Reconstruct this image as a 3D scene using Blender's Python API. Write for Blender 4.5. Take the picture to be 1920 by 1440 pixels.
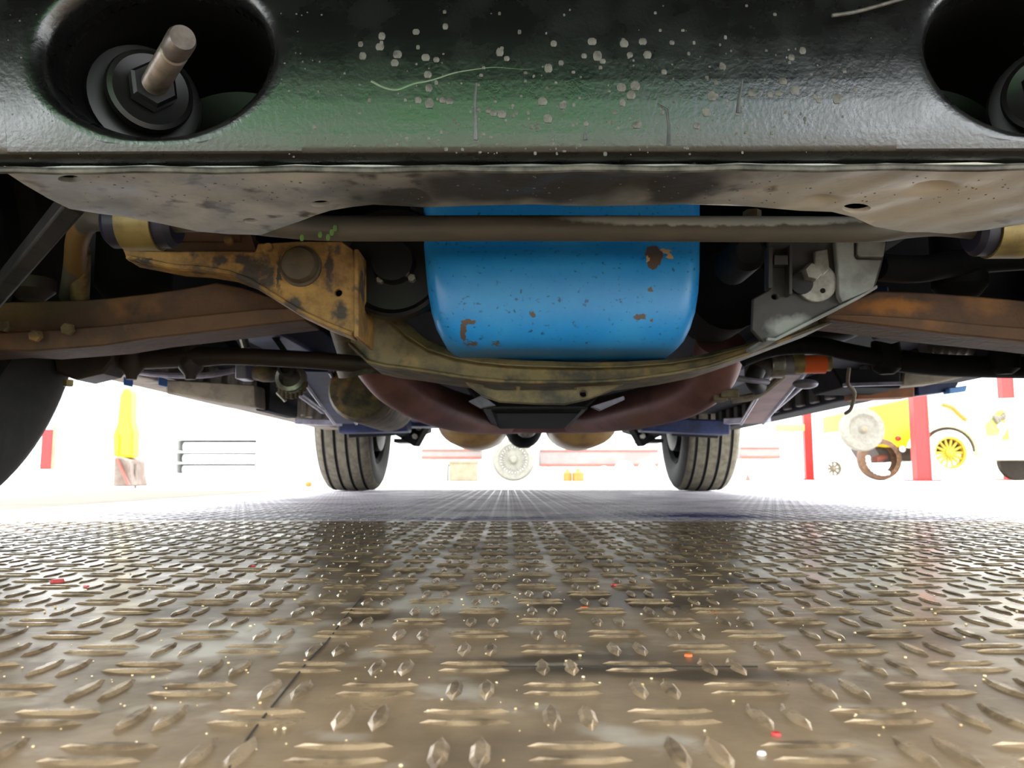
import bpy, bmesh, math, random
from mathutils import Vector, Matrix
from mathutils.geometry import delaunay_2d_cdt

for o in list(bpy.data.objects):
    bpy.data.objects.remove(o)
scene = bpy.context.scene
COL = scene.collection
random.seed(7)

# ---------------------------------------------------------------- camera
W, H = 1920, 1440
F = 1490.0                 # focal length in pixels
CAMH = 0.068               # the phone lies almost on the plate
HORY, VPX = 891.0, 973.0   # vanishing point of the car's long axis
pitch = math.atan((HORY - 720) / F)
yaw = math.atan((VPX - 960) / F * math.cos(pitch))
cam_d = bpy.data.cameras.new('camera')
cam = bpy.data.objects.new('camera', cam_d)
COL.objects.link(cam)
cam.location = (0, 0, CAMH)
cam.rotation_euler = (math.pi / 2 + pitch, 0, yaw)
cam_d.sensor_fit = 'HORIZONTAL'
cam_d.sensor_width = 36.0
cam_d.lens = F / W * 36.0
cam_d.clip_start = 0.01
cam_d.clip_end = 200
cam_d.dof.use_dof = True
cam_d.dof.focus_distance = 0.46
cam_d.dof.aperture_fstop = 26
scene.camera = cam
RC = cam.rotation_euler.to_matrix()

# ---------------------------------------------------------------- daylight and exposure
world = bpy.data.worlds.new('daylight')
scene.world = world
world.use_nodes = True
bg = world.node_tree.nodes['Background']
bg.inputs['Color'].default_value = (0.93, 0.97, 1.0, 1)
bg.inputs['Strength'].default_value = 7.5
scene.view_settings.view_transform = 'Standard'
scene.view_settings.look = 'None'
scene.view_settings.gamma = 1
scene.view_settings.use_curve_mapping = False
scene.view_settings.exposure = 0.0


def P(px, py, Y):
    """point of the place at depth Y that a pixel of the photograph shows"""
    d = RC @ Vector(((px - 960) / F, (720 - py) / F, -1))
    t = Y / d.y
    return Vector((d.x * t, Y, CAMH + d.z * t))


def onZ(px, py, Z):
    d = RC @ Vector(((px - 960) / F, (720 - py) / F, -1))
    t = (Z - CAMH) / d.z
    return Vector((d.x * t, d.y * t, Z))


# ---------------------------------------------------------------- materials
def lin(c):
    return tuple(((v / 255 + .055) / 1.055) ** 2.4 if v / 255 > .04045 else v / 255 / 12.92 for v in c) + (1,)


def mat(name, c1, c2=None, rough=.5, metal=0., scale=20, lo=.42, hi=.62, bump=0., bscale=120, rough2=None, c3=None, s3=60, lo3=.6, hi3=.68, stretch=(1, 1, 1), spec=.5):
    m = bpy.data.materials.new(name)
    m.use_nodes = True
    nt = m.node_tree
    N, L = nt.nodes, nt.links
    b = N['Principled BSDF']
    b.inputs['Roughness'].default_value = rough
    b.inputs['Metallic'].default_value = metal
    b.inputs['Specular IOR Level'].default_value = spec
    geo = N.new('ShaderNodeNewGeometry')
    mp = N.new('ShaderNodeMapping')
    mp.inputs['Scale'].default_value = stretch
    L.new(geo.outputs['Position'], mp.inputs['Vector'])
    col = None
    if c2 is not None:
        n = N.new('ShaderNodeTexNoise')
        n.inputs['Scale'].default_value = scale
        n.inputs['Detail'].default_value = 6
        n.inputs['Roughness'].default_value = .62
        L.new(mp.outputs[0], n.inputs['Vector'])
        r = N.new('ShaderNodeMapRange')
        r.inputs['From Min'].default_value = lo
        r.inputs['From Max'].default_value = hi
        L.new(n.outputs['Fac'], r.inputs['Value'])
        mx = N.new('ShaderNodeMix')
        mx.data_type = 'RGBA'
        mx.inputs[6].default_value = lin(c1)
        mx.inputs[7].default_value = lin(c2)
        L.new(r.outputs[0], mx.inputs[0])
        col = mx.outputs[2]
        if rough2 is not None:
            rr = N.new('ShaderNodeMapRange')
            rr.inputs['To Min'].default_value = rough
            rr.inputs['To Max'].default_value = rough2
            L.new(r.outputs[0], rr.inputs['Value'])
            L.new(rr.outputs[0], b.inputs['Roughness'])
        if c3 is not None:
            n3 = N.new('ShaderNodeTexNoise')
            n3.inputs['Scale'].default_value = s3
            n3.inputs['Detail'].default_value = 4
            L.new(mp.outputs[0], n3.inputs['Vector'])
            r3 = N.new('ShaderNodeMapRange')
            r3.inputs['From Min'].default_value = lo3
            r3.inputs['From Max'].default_value = hi3
            L.new(n3.outputs['Fac'], r3.inputs['Value'])
            m3 = N.new('ShaderNodeMix')
            m3.data_type = 'RGBA'
            L.new(col, m3.inputs[6])
            m3.inputs[7].default_value = lin(c3)
            L.new(r3.outputs[0], m3.inputs[0])
            col = m3.outputs[2]
        L.new(col, b.inputs['Base Color'])
    else:
        b.inputs['Base Color'].default_value = lin(c1)
    if bump:
        nb = N.new('ShaderNodeTexNoise')
        nb.inputs['Scale'].default_value = bscale
        nb.inputs['Detail'].default_value = 4
        L.new(mp.outputs[0], nb.inputs['Vector'])
        bp = N.new('ShaderNodeBump')
        bp.inputs['Strength'].default_value = bump
        bp.inputs['Distance'].default_value = .002
        L.new(nb.outputs['Fac'], bp.inputs['Height'])
        L.new(bp.outputs[0], b.inputs['Normal'])
    return m


def add_marks(m, marks, color, noise=.004, nscale=90, soft=.08):
    """wear marks, and some painted light and shade, with their own shape: ellipsoids (centre, radii) in the place, edges broken up by noise"""
    nt = m.node_tree
    N, L = nt.nodes, nt.links
    b = N['Principled BSDF']
    geo = N.new('ShaderNodeNewGeometry')
    n = N.new('ShaderNodeTexNoise')
    n.inputs['Scale'].default_value = nscale
    n.inputs['Detail'].default_value = 4
    L.new(geo.outputs['Position'], n.inputs['Vector'])
    s = N.new('ShaderNodeVectorMath'); s.operation = 'SUBTRACT'
    L.new(n.outputs['Color'], s.inputs[0]); s.inputs[1].default_value = (.5, .5, .5)
    k = N.new('ShaderNodeVectorMath'); k.operation = 'SCALE'
    L.new(s.outputs[0], k.inputs[0]); k.inputs['Scale'].default_value = noise * 4
    pos = N.new('ShaderNodeVectorMath'); pos.operation = 'ADD'
    L.new(geo.outputs['Position'], pos.inputs[0]); L.new(k.outputs[0], pos.inputs[1])
    acc = None
    for c, r in marks:
        d = N.new('ShaderNodeVectorMath'); d.operation = 'SUBTRACT'
        L.new(pos.outputs[0], d.inputs[0]); d.inputs[1].default_value = c
        q = N.new('ShaderNodeVectorMath'); q.operation = 'DIVIDE'
        L.new(d.outputs[0], q.inputs[0]); q.inputs[1].default_value = r
        ln = N.new('ShaderNodeVectorMath'); ln.operation = 'LENGTH'
        L.new(q.outputs[0], ln.inputs[0])
        if acc is None:
            acc = ln.outputs['Value']
        else:
            mn = N.new('ShaderNodeMath'); mn.operation = 'MINIMUM'
            L.new(acc, mn.inputs[0]); L.new(ln.outputs['Value'], mn.inputs[1])
            acc = mn.outputs[0]
    r = N.new('ShaderNodeMapRange')
    r.inputs['From Min'].default_value = 1 + soft; r.inputs['From Max'].default_value = 1 - soft
    L.new(acc, r.inputs['Value'])
    mx = N.new('ShaderNodeMix'); mx.data_type = 'RGBA'
    inp = b.inputs['Base Color']
    if inp.links:
        L.new(inp.links[0].from_socket, mx.inputs[6])
    else:
        mx.inputs[6].default_value = inp.default_value
    mx.inputs[7].default_value = lin(color)
    L.new(r.outputs[0], mx.inputs[0])
    L.new(mx.outputs[2], inp)


# ---------------------------------------------------------------- mesh helpers (all in place coordinates)
def inside(x, y, poly):
    r = False
    for (a, b), (c, d) in zip(poly, poly[1:] + poly[:1]):
        if (b > y) != (d > y) and x < (c - a) * (y - b) / (d - b) + a:
            r = not r
    return r


def cut_holes(vs, fs, holes):
    out = []
    for q in fs:
        cx = sum(vs[i][0] for i in q) / len(q); cy = sum(vs[i][1] for i in q) / len(q)
        if not any(inside(cx, cy, h) for h in holes):
            out.append(q)
    return out


class MB:
    def __init__(self):
        self.v, self.f = [], []

    def add(self, v, f):
        o = len(self.v)
        self.v += [Vector(p) for p in v]
        self.f += [tuple(i + o for i in q) for q in f]
        return self

    def box(self, a, b):
        x0, y0, z0 = a; x1, y1, z1 = b
        v = [(x, y, z) for z in (z0, z1) for y in (y0, y1) for x in (x0, x1)]
        return self.add(v, [(0, 2, 3, 1), (4, 5, 7, 6), (0, 1, 5, 4), (2, 6, 7, 3), (0, 4, 6, 2), (1, 3, 7, 5)])

    def tube(self, pts, r, n=14, caps=True):
        pts = [Vector(p) for p in pts]
        rs = r if isinstance(r, (list, tuple)) else [r] * len(pts)
        o = len(self.v)
        up = None
        for i, p in enumerate(pts):
            a = pts[max(i - 1, 0)]; c = pts[min(i + 1, len(pts) - 1)]
            t = (c - a).normalized()
            if up is None:
                up = t.orthogonal().normalized()
            up = (up - t * up.dot(t)).normalized()
            w = t.cross(up)
            for k in range(n):
                q = 2 * math.pi * k / n
                self.v.append(p + (up * math.cos(q) + w * math.sin(q)) * rs[i])
        for i in range(len(pts) - 1):
            for k in range(n):
                a = o + i * n + k; b = o + i * n + (k + 1) % n
                self.f.append((a, b, b + n, a + n))
        if caps:
            self.f.append(tuple(o + k for k in reversed(range(n))))
            self.f.append(tuple(o + (len(pts) - 1) * n + k for k in range(n)))
        return self

    def lathe(self, origin, axis, prof, n=32, close=True):
        """prof: (distance along axis, radius)"""
        ax = Vector(axis).normalized()
        u = ax.orthogonal().normalized(); w = ax.cross(u)
        og = Vector(origin)
        o = len(self.v)
        for d, r in prof:
            for k in range(n):
                q = 2 * math.pi * k / n
                self.v.append(og + ax * d + (u * math.cos(q) + w * math.sin(q)) * r)
        for i in range(len(prof) - 1):
            for k in range(n):
                a = o + i * n + k; b = o + i * n + (k + 1) % n
                self.f.append((a, b, b + n, a + n))
        if close:
            self.f.append(tuple(o + k for k in reversed(range(n))))
            self.f.append(tuple(o + (len(prof) - 1) * n + k for k in range(n)))
        return self

    def loft(self, rings, caps=True):
        o = len(self.v); n = len(rings[0])
        for r in rings:
            self.v += [Vector(p) for p in r]
        for i in range(len(rings) - 1):
            for k in range(n):
                a = o + i * n + k; b = o + i * n + (k + 1) % n
                self.f.append((a, b, b + n, a + n))
        if caps:
            self.f.append(tuple(o + k for k in reversed(range(n))))
            self.f.append(tuple(o + (len(rings) - 1) * n + k for k in range(n)))
        return self

    def plate(self, outline, d, holes=()):
        """flat outline (list of points) given thickness along vector d; holes are loops"""
        loops = [list(map(Vector, outline))] + [list(map(Vector, h)) for h in holes]
        nrm = Vector(d).normalized()
        u = nrm.orthogonal().normalized(); w = nrm.cross(u)
        o0 = loops[0][0]
        co, ed = [], []
        for lp in loops:
            s = len(co)
            co += [Vector(((p - o0).dot(u), (p - o0).dot(w))) for p in lp]
            ed += [(s + i, s + (i + 1) % len(lp)) for i in range(len(lp))]
        vs, es, fs, *_ = delaunay_2d_cdt(co, ed, [], 1, 1e-7)
        fs = cut_holes(vs, fs, [[((p - o0).dot(u), (p - o0).dot(w)) for p in lp] for lp in loops[1:]])
        base = [o0 + u * p.x + w * p.y for p in vs]
        o = len(self.v); n = len(base)
        self.v += base + [p + Vector(d) for p in base]
        cnt = {}
        for q in fs:
            self.f.append(tuple(o + i for i in q))
            self.f.append(tuple(o + n + i for i in reversed(q)))
            for i in range(len(q)):
                cnt[(q[i], q[(i + 1) % len(q)])] = 1
        for (a, b) in cnt:
            if (b, a) not in cnt:
                self.f.append((o + b, o + a, o + n + a, o + n + b))
        return self

    def beam(self, a, b, w, h, up=(0, 0, 1)):
        a, b = Vector(a), Vector(b)
        t = (b - a).normalized(); upv = Vector(up)
        s = t.cross(upv).normalized(); u2 = s.cross(t).normalized()
        r = [[p + s * (i * w / 2) + u2 * (j * h / 2) for i, j in ((-1, -1), (1, -1), (1, 1), (-1, 1))] for p in (a, b)]
        return self.loft(r)

    def ball(self, c, r, n=12, m=8):
        rr = r if isinstance(r, (tuple, list)) else (r, r, r)
        c = Vector(c)
        rings = []
        for i in range(1, m):
            a = math.pi * i / m - math.pi / 2
            rings.append([c + Vector((rr[0] * math.cos(a) * math.cos(2 * math.pi * k / n), rr[1] * math.cos(a) * math.sin(2 * math.pi * k / n), rr[2] * math.sin(a))) for k in range(n)])
        return self.loft(rings)


WL = {}   # world location of every object made here


def link(name, me, loc, material, parent, label=None, smooth=35, bevel=0, bseg=2):
    o = bpy.data.objects.new(name, me)
    COL.objects.link(o)
    if material is not None:
        me.materials.append(material)
    if parent is not None:
        o.parent = parent
        o.location = Vector(loc) - WL[parent.name]
    else:
        o.location = loc
    WL[o.name] = Vector(loc)
    if label:
        o['label'] = label
    if smooth:
        for p in me.polygons:
            p.use_smooth = True
        me.set_sharp_from_angle(angle=math.radians(smooth))
    if bevel:
        md = o.modifiers.new('bevel', 'BEVEL')
        md.width = bevel; md.segments = bseg; md.limit_method = 'ANGLE'; md.angle_limit = math.radians(40)
    return o


def obj(name, mb, material, parent=None, label=None, cat=None, group=None, kind=None, smooth=35, bevel=0, base=False, flip=True):
    vs = mb.v
    lo = Vector((min(p[i] for p in vs) for i in range(3))); hi = Vector((max(p[i] for p in vs) for i in range(3)))
    c = (lo + hi) / 2
    if base:
        c.z = lo.z
    me = bpy.data.meshes.new(name)
    me.from_pydata([p - c for p in vs], [], mb.f)
    if flip:
        bm = bmesh.new(); bm.from_mesh(me)
        bmesh.ops.recalc_face_normals(bm, faces=bm.faces)
        bm.to_mesh(me); bm.free()
    o = link(name, me, c, material, parent, label, smooth, bevel)
    tag(o, None, cat, group, kind)
    return o


def tag(o, label=None, cat=None, group=None, kind=None):
    if label: o['label'] = label
    if cat: o['category'] = cat
    if group: o['group'] = group
    if kind: o['kind'] = kind


def empty(name, loc, label, cat, group=None):
    o = bpy.data.objects.new(name, None)
    o.empty_display_size = .05
    COL.objects.link(o)
    o.location = loc
    WL[o.name] = Vector(loc)
    tag(o, label, cat, group)
    return o


def ell(px, py, rx, ry, fn, n=20):
    return [fn(px + rx * math.cos(2 * math.pi * k / n), py + ry * math.sin(2 * math.pi * k / n)) for k in range(n)]


def smoothpath(pts, k=6):
    """Catmull-Rom through points"""
    pts = [Vector(p) for p in pts]
    out = []
    for i in range(len(pts) - 1):
        p0 = pts[max(i - 1, 0)]; p1 = pts[i]; p2 = pts[i + 1]; p3 = pts[min(i + 2, len(pts) - 1)]
        for j in range(k):
            t = j / k
            out.append(.5 * ((2 * p1) + (p2 - p0) * t + (2 * p0 - 5 * p1 + 4 * p2 - p3) * t * t + (3 * p1 - p0 - 3 * p2 + p3) * t ** 3))
    out.append(pts[-1])
    return out


def hexhead(mb, c, axis, r, h):
    mb.lathe(c, axis, [(0, r), (h * .8, r), (h, r * .86)], n=6)
    return mb

# ---------------------------------------------------------------- the materials of the place
concrete = mat('pale_concrete', (205, 202, 196), (190, 186, 178), rough=.7, scale=3)
white_wall = mat('white_wall_paint', (236, 236, 234), (228, 228, 226), rough=.8, scale=2)
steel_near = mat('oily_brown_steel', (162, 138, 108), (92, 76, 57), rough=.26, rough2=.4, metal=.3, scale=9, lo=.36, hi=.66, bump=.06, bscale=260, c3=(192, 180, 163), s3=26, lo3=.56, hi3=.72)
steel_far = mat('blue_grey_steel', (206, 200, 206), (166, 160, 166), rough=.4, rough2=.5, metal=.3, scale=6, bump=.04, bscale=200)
bar_steel = mat('worn_bar_steel', (158, 135, 106), (98, 81, 61), rough=.26, rough2=.42, metal=.3, scale=70, c3=(150, 92, 58), s3=130, lo3=.66, hi3=.75)
black_paint = mat('black_paint', (8, 9, 10), (15, 16, 16), rough=.25, rough2=.33, scale=40, bump=.10, bscale=420, spec=1.0)
pale_dust = mat('pale_dusty_steel', (148, 152, 148), (116, 116, 114), rough=.6, scale=30, bump=.3)
bolt_brown = mat('brown_bolt', (92, 80, 60), (74, 62, 46), rough=.6, scale=50)
rail_pale = mat('pale_rail', (120, 108, 104), (128, 118, 114), rough=.6, scale=4)
lip_paint = mat('scuffed_black_lip', (54, 53, 51), (98, 94, 88), rough=.4, scale=60, bump=.2)
cup_black = mat('cup_black', (10, 10, 11), (16, 15, 15), rough=.4, scale=40)
dusty_black = mat('dusty_black_paint', (122, 123, 124), (186, 184, 180), rough=.42, rough2=.6, scale=14, bump=.25, bscale=90, c3=(66, 60, 54), s3=50, lo3=.58, hi3=.7, spec=.6)
dark_metal = mat('dark_grease', (26, 26, 27), (44, 41, 38), rough=.55, scale=25, bump=.2, spec=.35)
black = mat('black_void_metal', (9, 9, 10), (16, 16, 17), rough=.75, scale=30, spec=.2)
rubber = mat('tyre_rubber', (28, 28, 26), (40, 38, 35), rough=.75, scale=40, bump=.1)
tyre_dusty = mat('dusty_tyre_rubber', (104, 97, 82), (82, 76, 64), rough=.8, scale=40, bump=.15, bscale=200)
groove_rubber = mat('tyre_groove_rubber', (24, 23, 22), rough=.85)
bar_paint = mat('grey_bar_paint', (78, 74, 68), (98, 90, 78), rough=.45, rough2=.6, scale=30, bump=.1, stretch=(.3, 1, 1))
blue_pan = mat('blue_engine_paint', (36, 140, 214), (52, 152, 218), rough=.3, rough2=.42, scale=12, c3=(24, 84, 132), s3=240, lo3=.62, hi3=.72, spec=.6)
tan_rust = mat('tan_rusted_steel', (178, 138, 74), (116, 86, 48), rough=.62, scale=34, lo=.38, hi=.64, bump=.6, bscale=160, c3=(72, 64, 56), s3=42, lo3=.54, hi3=.62)
brown_rust = mat('brown_rust', (100, 70, 47), (74, 53, 39), rough=.65, scale=16, bump=.4, bscale=140, c3=(134, 92, 52), s3=20, lo3=.6, hi3=.75)
olive_grime = mat('olive_grime_steel', (108, 92, 60), (56, 49, 38), rough=.6, scale=38, bump=.4, bscale=150, c3=(150, 116, 62), s3=30, lo3=.6, hi3=.72)
dark_rust = mat('dark_rusty_steel', (58, 44, 36), (44, 36, 31), rough=.6, scale=20, bump=.3)
exhaust = mat('plum_exhaust_steel', (142, 98, 92), (112, 78, 76), rough=.5, metal=.2, scale=14, c3=(128, 88, 64), s3=9, lo3=.5, hi3=.65)
brass = mat('brass_strap', (158, 138, 82), (118, 102, 64), rough=.45, metal=.35, scale=40)
purple_rubber = mat('indigo_bushing', (44, 42, 62), (34, 33, 46), rough=.5, scale=40)
grey_dust = mat('grey_dusty_steel', (60, 56, 54), (42, 39, 38), rough=.55, scale=20, bump=.3, c3=(62, 58, 56), s3=28, lo3=.55, hi3=.65)
silver = mat('bare_steel', (176, 172, 162), (140, 134, 124), rough=.35, metal=.7, scale=60, bump=.1)
stud_steel = mat('grey_stud_steel', (128, 118, 111), (92, 84, 79), rough=.35, metal=.6, scale=60)
navy = mat('navy_underbody', (40, 50, 92), (24, 28, 48), rough=.5, scale=14, spec=.3)
under = mat('underseal', (36, 35, 40), (28, 27, 30), rough=.85, scale=8, bump=.2, spec=.15)
lilac = mat('pale_lilac_pipe', (150, 146, 160), (116, 111, 124), rough=.4, metal=.4, scale=30)
beige_pan = mat('beige_dusty_pan', (150, 138, 120), (110, 100, 88), rough=.7, scale=24, bump=.3)
orange_tape = mat('orange_tape', (230, 92, 14), rough=.5)
cream = mat('cream_car_paint', (240, 228, 170), (244, 236, 190), rough=.35, scale=3)
yellow = mat('yellow_paint', (250, 222, 20), (244, 210, 10), rough=.45, scale=6)
red = mat('red_paint', (186, 18, 14), (172, 14, 12), rough=.4, scale=6)
pink_rail = mat('pale_red_rail', (138, 80, 66), (126, 70, 58), rough=.5, scale=5)
white_paint = mat('white_paint', (238, 238, 236), (228, 228, 226), rough=.45, scale=6)
card = mat('beige_cardboard', (128, 118, 98), (118, 106, 86), rough=.8, scale=10)
amber = mat('amber_plastic', (150, 104, 34), (136, 92, 26), rough=.4, scale=8)
taupe = mat('taupe_canvas', (104, 88, 78), (126, 114, 106), rough=.8, scale=12)
droplet = mat('dried_droplet', (104, 101, 97), (74, 70, 66), rough=.5, scale=200)
streak_m = mat('dried_streak', (66, 68, 67), (44, 46, 46), rough=.4, scale=150)
green_run = mat('pale_green_paint_run', (92, 124, 92), (110, 120, 104), rough=.4, scale=60)
pale_tyre = mat('pale_tyre', (124, 122, 112), (112, 108, 98), rough=.8, scale=20)
lining = mat('dark_lining', (70, 60, 50), rough=.8)
spoke_yellow = mat('spoke_yellow', (176, 146, 24), (160, 130, 20), rough=.5, scale=8)
grit_m = mat('sand_grit', (226, 206, 170), (200, 170, 120), rough=.8, scale=200)
scratch_m = mat('seam_dirt', (40, 34, 28), rough=.8)

# ---------------------------------------------------------------- the setting
fl = MB()
fl.box((-14, -6, -.22), (16, 30, -.0075))
obj('floor', fl, concrete, kind='structure', smooth=0, label='pale concrete workshop floor around the steel plates')
obj('wall_far', MB().box((-14, 22, -.0075), (16, 22.2, 6)), white_wall, kind='structure', smooth=0)

back = obj('added_back_wall', MB().box((-2.0, -3.4, -.0075), (1.55, -3.2, 2.7)), mat('grey_added_wall', (160, 168, 176), (146, 154, 164), rough=.8, scale=2), kind='structure', smooth=0)  # unseen wall added to dim front light, width cut for the beam's reflections
greflect = obj('green_reflector_1', MB().box((-1.9, -3.2, -.0075), (.7, -3.17, 1.9)), mat('green_reflector_paint', (112, 176, 114), (100, 160, 102), rough=.5, scale=2), kind='structure', smooth=0)  # unseen green panel added for the tint reflected in the black beam
for k in range(12):
    obj('reflector_slat', MB().box((-1.88, -3.172, .02 + k * .155), (.68, -3.155, .16 + k * .155)), greflect.data.materials[0], greflect, smooth=0, bevel=.006)

obj('floor_shade_1', MB().box((-1.9, -.9, -.0075), (-1.004, 3.75, -.001)), mat('shaded_floor_concrete', (94, 86, 68), (82, 75, 60), rough=.8, scale=5), kind='structure', smooth=0)  # the car's shade on the floor, put into a darker strip

# tread plates the car stands on
PHI = math.atan((VPX - 951.5) / F)
EX = Vector((math.cos(PHI), math.sin(PHI), 0)); EY = Vector((-math.sin(PHI), math.cos(PHI), 0))
ORG = onZ(1044, 1251, 0)
D = .4298 * CAMH / math.cos(pitch)
YS = 1.20          # joint between the two plates
XL, XR, Y0, Y1 = -1.0, .845, -.9, 3.75


def plate_pt(u, v, z=0):
    return ORG + EX * u + EY * v + Vector((0, 0, z))


def slab(x0, x1, y0, y1):
    mb = MB()
    c = [Vector((x0, y0, 0)), Vector((x1, y0, 0)), Vector((x1, y1, 0)), Vector((x0, y1, 0))]
    mb.loft([[p + Vector((0, 0, -.0073)) for p in c], c])
    return mb


near = obj('tread_plate', slab(XL, XR, Y0, YS - .001), steel_near, smooth=0,
           label='brown oily steel tread plate with raised lozenge bars, in the foreground', cat='steel plate')
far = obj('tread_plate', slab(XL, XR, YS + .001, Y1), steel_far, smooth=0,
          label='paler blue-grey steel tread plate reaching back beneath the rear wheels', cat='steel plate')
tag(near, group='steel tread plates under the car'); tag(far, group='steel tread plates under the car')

BL, BW, BH = .0255, .0050, .0009


def bar_geo():
    b = [(BL / 2, 0), (BL * .2, BW / 2), (-BL * .2, BW / 2), (-BL / 2, 0), (-BL * .2, -BW / 2), (BL * .2, -BW / 2)]
    v = [(x, y, 0) for x, y in b] + [(x * .78, y * .52, BH) for x, y in b]
    f = [(i, (i + 1) % 6, 6 + (i + 1) % 6, 6 + i) for i in range(6)] + [(6, 7, 8, 9, 10, 11)]
    return v, f


bv, bf = bar_geo()
bar_me = bpy.data.meshes.new('tread_bar')
bar_me.from_pydata(bv, [], bf)
bar_me.materials.append(bar_steel)
bars = []
for j in range(-40, 140):
    for i in range(-45, 46):
        c = plate_pt(i * D, j * D)
        if not (XL + .02 < c.x < XR - .02 and -.35 < c.y < Y1 - .02) or abs(c.y - YS) < .014:
            continue
        lng = (i + j) % 2 == 0
        for s in (-1, 1):
            q = c + (EX if lng else EY) * (s * .0051)
            if abs(q.y - YS) < .004:
                continue
            bars.append((q, PHI + (math.pi / 2 if lng else 0)))


def in_view(q):
    v = RC.transposed() @ (q - cam.location)
    if v.z > -.05:
        return None
    x = 960 + F * v.x / -v.z; y = 720 - F * v.y / -v.z
    return -v.z if -20 < x < 1940 and y < 1460 else None


vis = sorted([(in_view(q), k) for k, (q, a) in enumerate(bars) if in_view(q) is not None and q.y < YS])
single = {k for d, k in vis[:300]}
rest = {0: MB(), 1: MB()}
for k, (q, a) in enumerate(bars):
    ca, sa = math.cos(a), math.sin(a)
    if k in single:
        o = bpy.data.objects.new('tread_bar', bar_me)
        COL.objects.link(o); o.parent = near
        o.location = q - WL[near.name]; o.rotation_euler.z = a
    else:
        rest[0 if q.y < YS else 1].add([(q.x + x * ca - y * sa, q.y + x * sa + y * ca, z) for x, y, z in bv], bf)
r0 = obj('tread_pattern', rest[0], bar_steel, near, kind='stuff', smooth=0, flip=False)
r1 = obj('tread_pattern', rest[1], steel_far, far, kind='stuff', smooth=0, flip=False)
# hairline joints and scratches in the near plate
mb = MB()
pp = [(430, 1440), (462, 1388), (490, 1350), (530, 1300), (575, 1243), (612, 1205), (645, 1160), (680, 1118)]
for (a, b) in zip(pp, pp[1:]):
    A, B = onZ(*a, .0002), onZ(*b, .0002)
    mb.beam(A, B, .00045, .0005)
obj('hairline_crack', mb, scratch_m, near, smooth=0)
mb = MB()
A, B = onZ(940, 1250, .0002), onZ(1420, 1250, .0002)
mb.beam(A, B, .0007, .0005)
obj('hairline_joint', mb, scratch_m, near, smooth=0)
add_marks(steel_near, [(tuple(onZ(1160, 1128, 0)), (.05, .035, .02)), (tuple(onZ(1040, 1240, 0)), (.035, .009, .02)), (tuple(onZ(700, 1165, 0)), (.02, .016, .02)), (tuple(onZ(690, 1003, 0)), (.03, .05, .02)),
                       (tuple(onZ(1250, 1265, 0)), (.06, .01, .02)), (tuple(onZ(1420, 1090, 0)), (.03, .03, .02))], (84, 70, 54), noise=.014, nscale=22, soft=.45)
add_marks(steel_near, [(tuple(onZ(380, 1215, 0)), (.035, .02, .02)), (tuple(onZ(1760, 1090, 0)), (.07, .05, .02)), (tuple(onZ(840, 1130, 0)), (.04, .03, .02)), (tuple(onZ(480, 1180, 0)), (.03, .02, .02)), (tuple(onZ(1500, 1060, 0)), (.06, .08, .02))],
          (190, 180, 164), noise=.014, nscale=24, soft=.3)
add_marks(steel_far, [(tuple(onZ(1310, 968, 0)), (.13, .1, .02)), (tuple(onZ(900, 972, 0)), (.1, .05, .02))], (66, 62, 112), noise=.03, nscale=9, soft=.5)

# grit and flakes lying on the near plate
mb = MB()
for k in range(240):
    py = 1440 - (random.random() ** .6) * 380
    q = onZ(random.uniform(0, 1920), py, 0)
    r = random.uniform(.0002, .0006) * (.5 + 2.2 * q.y)
    mb.ball(q + Vector((0, 0, r * .6)), (r, r, r * .7), 6, 4)
obj('sand_grit', mb, grit_m, kind='stuff', label='tiny pale sand grains scattered over the brown tread plate', cat='grit')
spots = [(1290, 1231, 'orange paint flake between dark bars on the right of the tread plate', 9, 3), (1095, 1142, 'orange flake beside shiny wet bars at the centre of the plate', 8, 4), (1152, 1098, 'small red flake among wet bars near the dark oily patch', 6, 3),
         (108, 1092, 'red flake lying far left on the plate near the front tyre', 13, 3), (162, 1101, 'reddish crumb second from the left edge of the plate', 6, 4), (474, 1062, 'lone red crumb left of centre on the darker tread rows', 5, 3), (1455, 1379, 'mustard yellow crumb stuck to the tip of a blurred bar', 11, 6), (1428, 1415, 'white crumb lying nearest the camera on the tread plate', 10, 7)]
for px, py, lb, w, h in spots:
    q = onZ(px, py, 0)
    s = q.y / F
    m2 = orange_tape if 'orange' in lb else (red if 'red' in lb else (amber if 'mustard' in lb else white_paint))
    mb = MB()
    n = 7
    ring = [(math.cos(2 * math.pi * k / n) * random.uniform(.75, 1.1), math.sin(2 * math.pi * k / n) * random.uniform(.7, 1.1)) for k in range(n)]
    rr = max(w * s, .0008)
    zz = .0019 if 'tip' not in lb else .0022
    z0 = .0001
    mb.loft([[(q.x + a * rr, q.y + b * rr * .8, z0) for a, b in ring], [(q.x + a * rr * .8, q.y + b * rr * .65, z0 + rr * .45) for a, b in ring]])
    obj('paint_flake' if 'flake' in lb else 'crumb', mb, m2, label=lb, cat='flake' if 'flake' in lb else 'crumb', group='flakes and crumbs on the tread plate', base=True)

# ---------------------------------------------------------------- the car
X0 = .040
car = empty('car', (X0, 1.9, 0), 'car seen from beneath, with black front beam and blue oil pan, on steel plates', 'car')

# front beam: curved face with two deep cups, flat dusty underside
prof_px = [(309, .3830), (303, .3788), (297, .3758), (291, .3734), (286, .3718), (281, .3708), (270, .3700), (250, .3687), (225, .3674), (190, .3660), (150, .3650), (110, .3645), (70, .3645), (30, .3650), (0, .3655), (-60, .3675), (-120, .371), (-190, .378), (-230, .39)]
prof = []
for py, Y in prof_px:
    p = P(973, py, Y)
    prof.append((p.z, Y))


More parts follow.
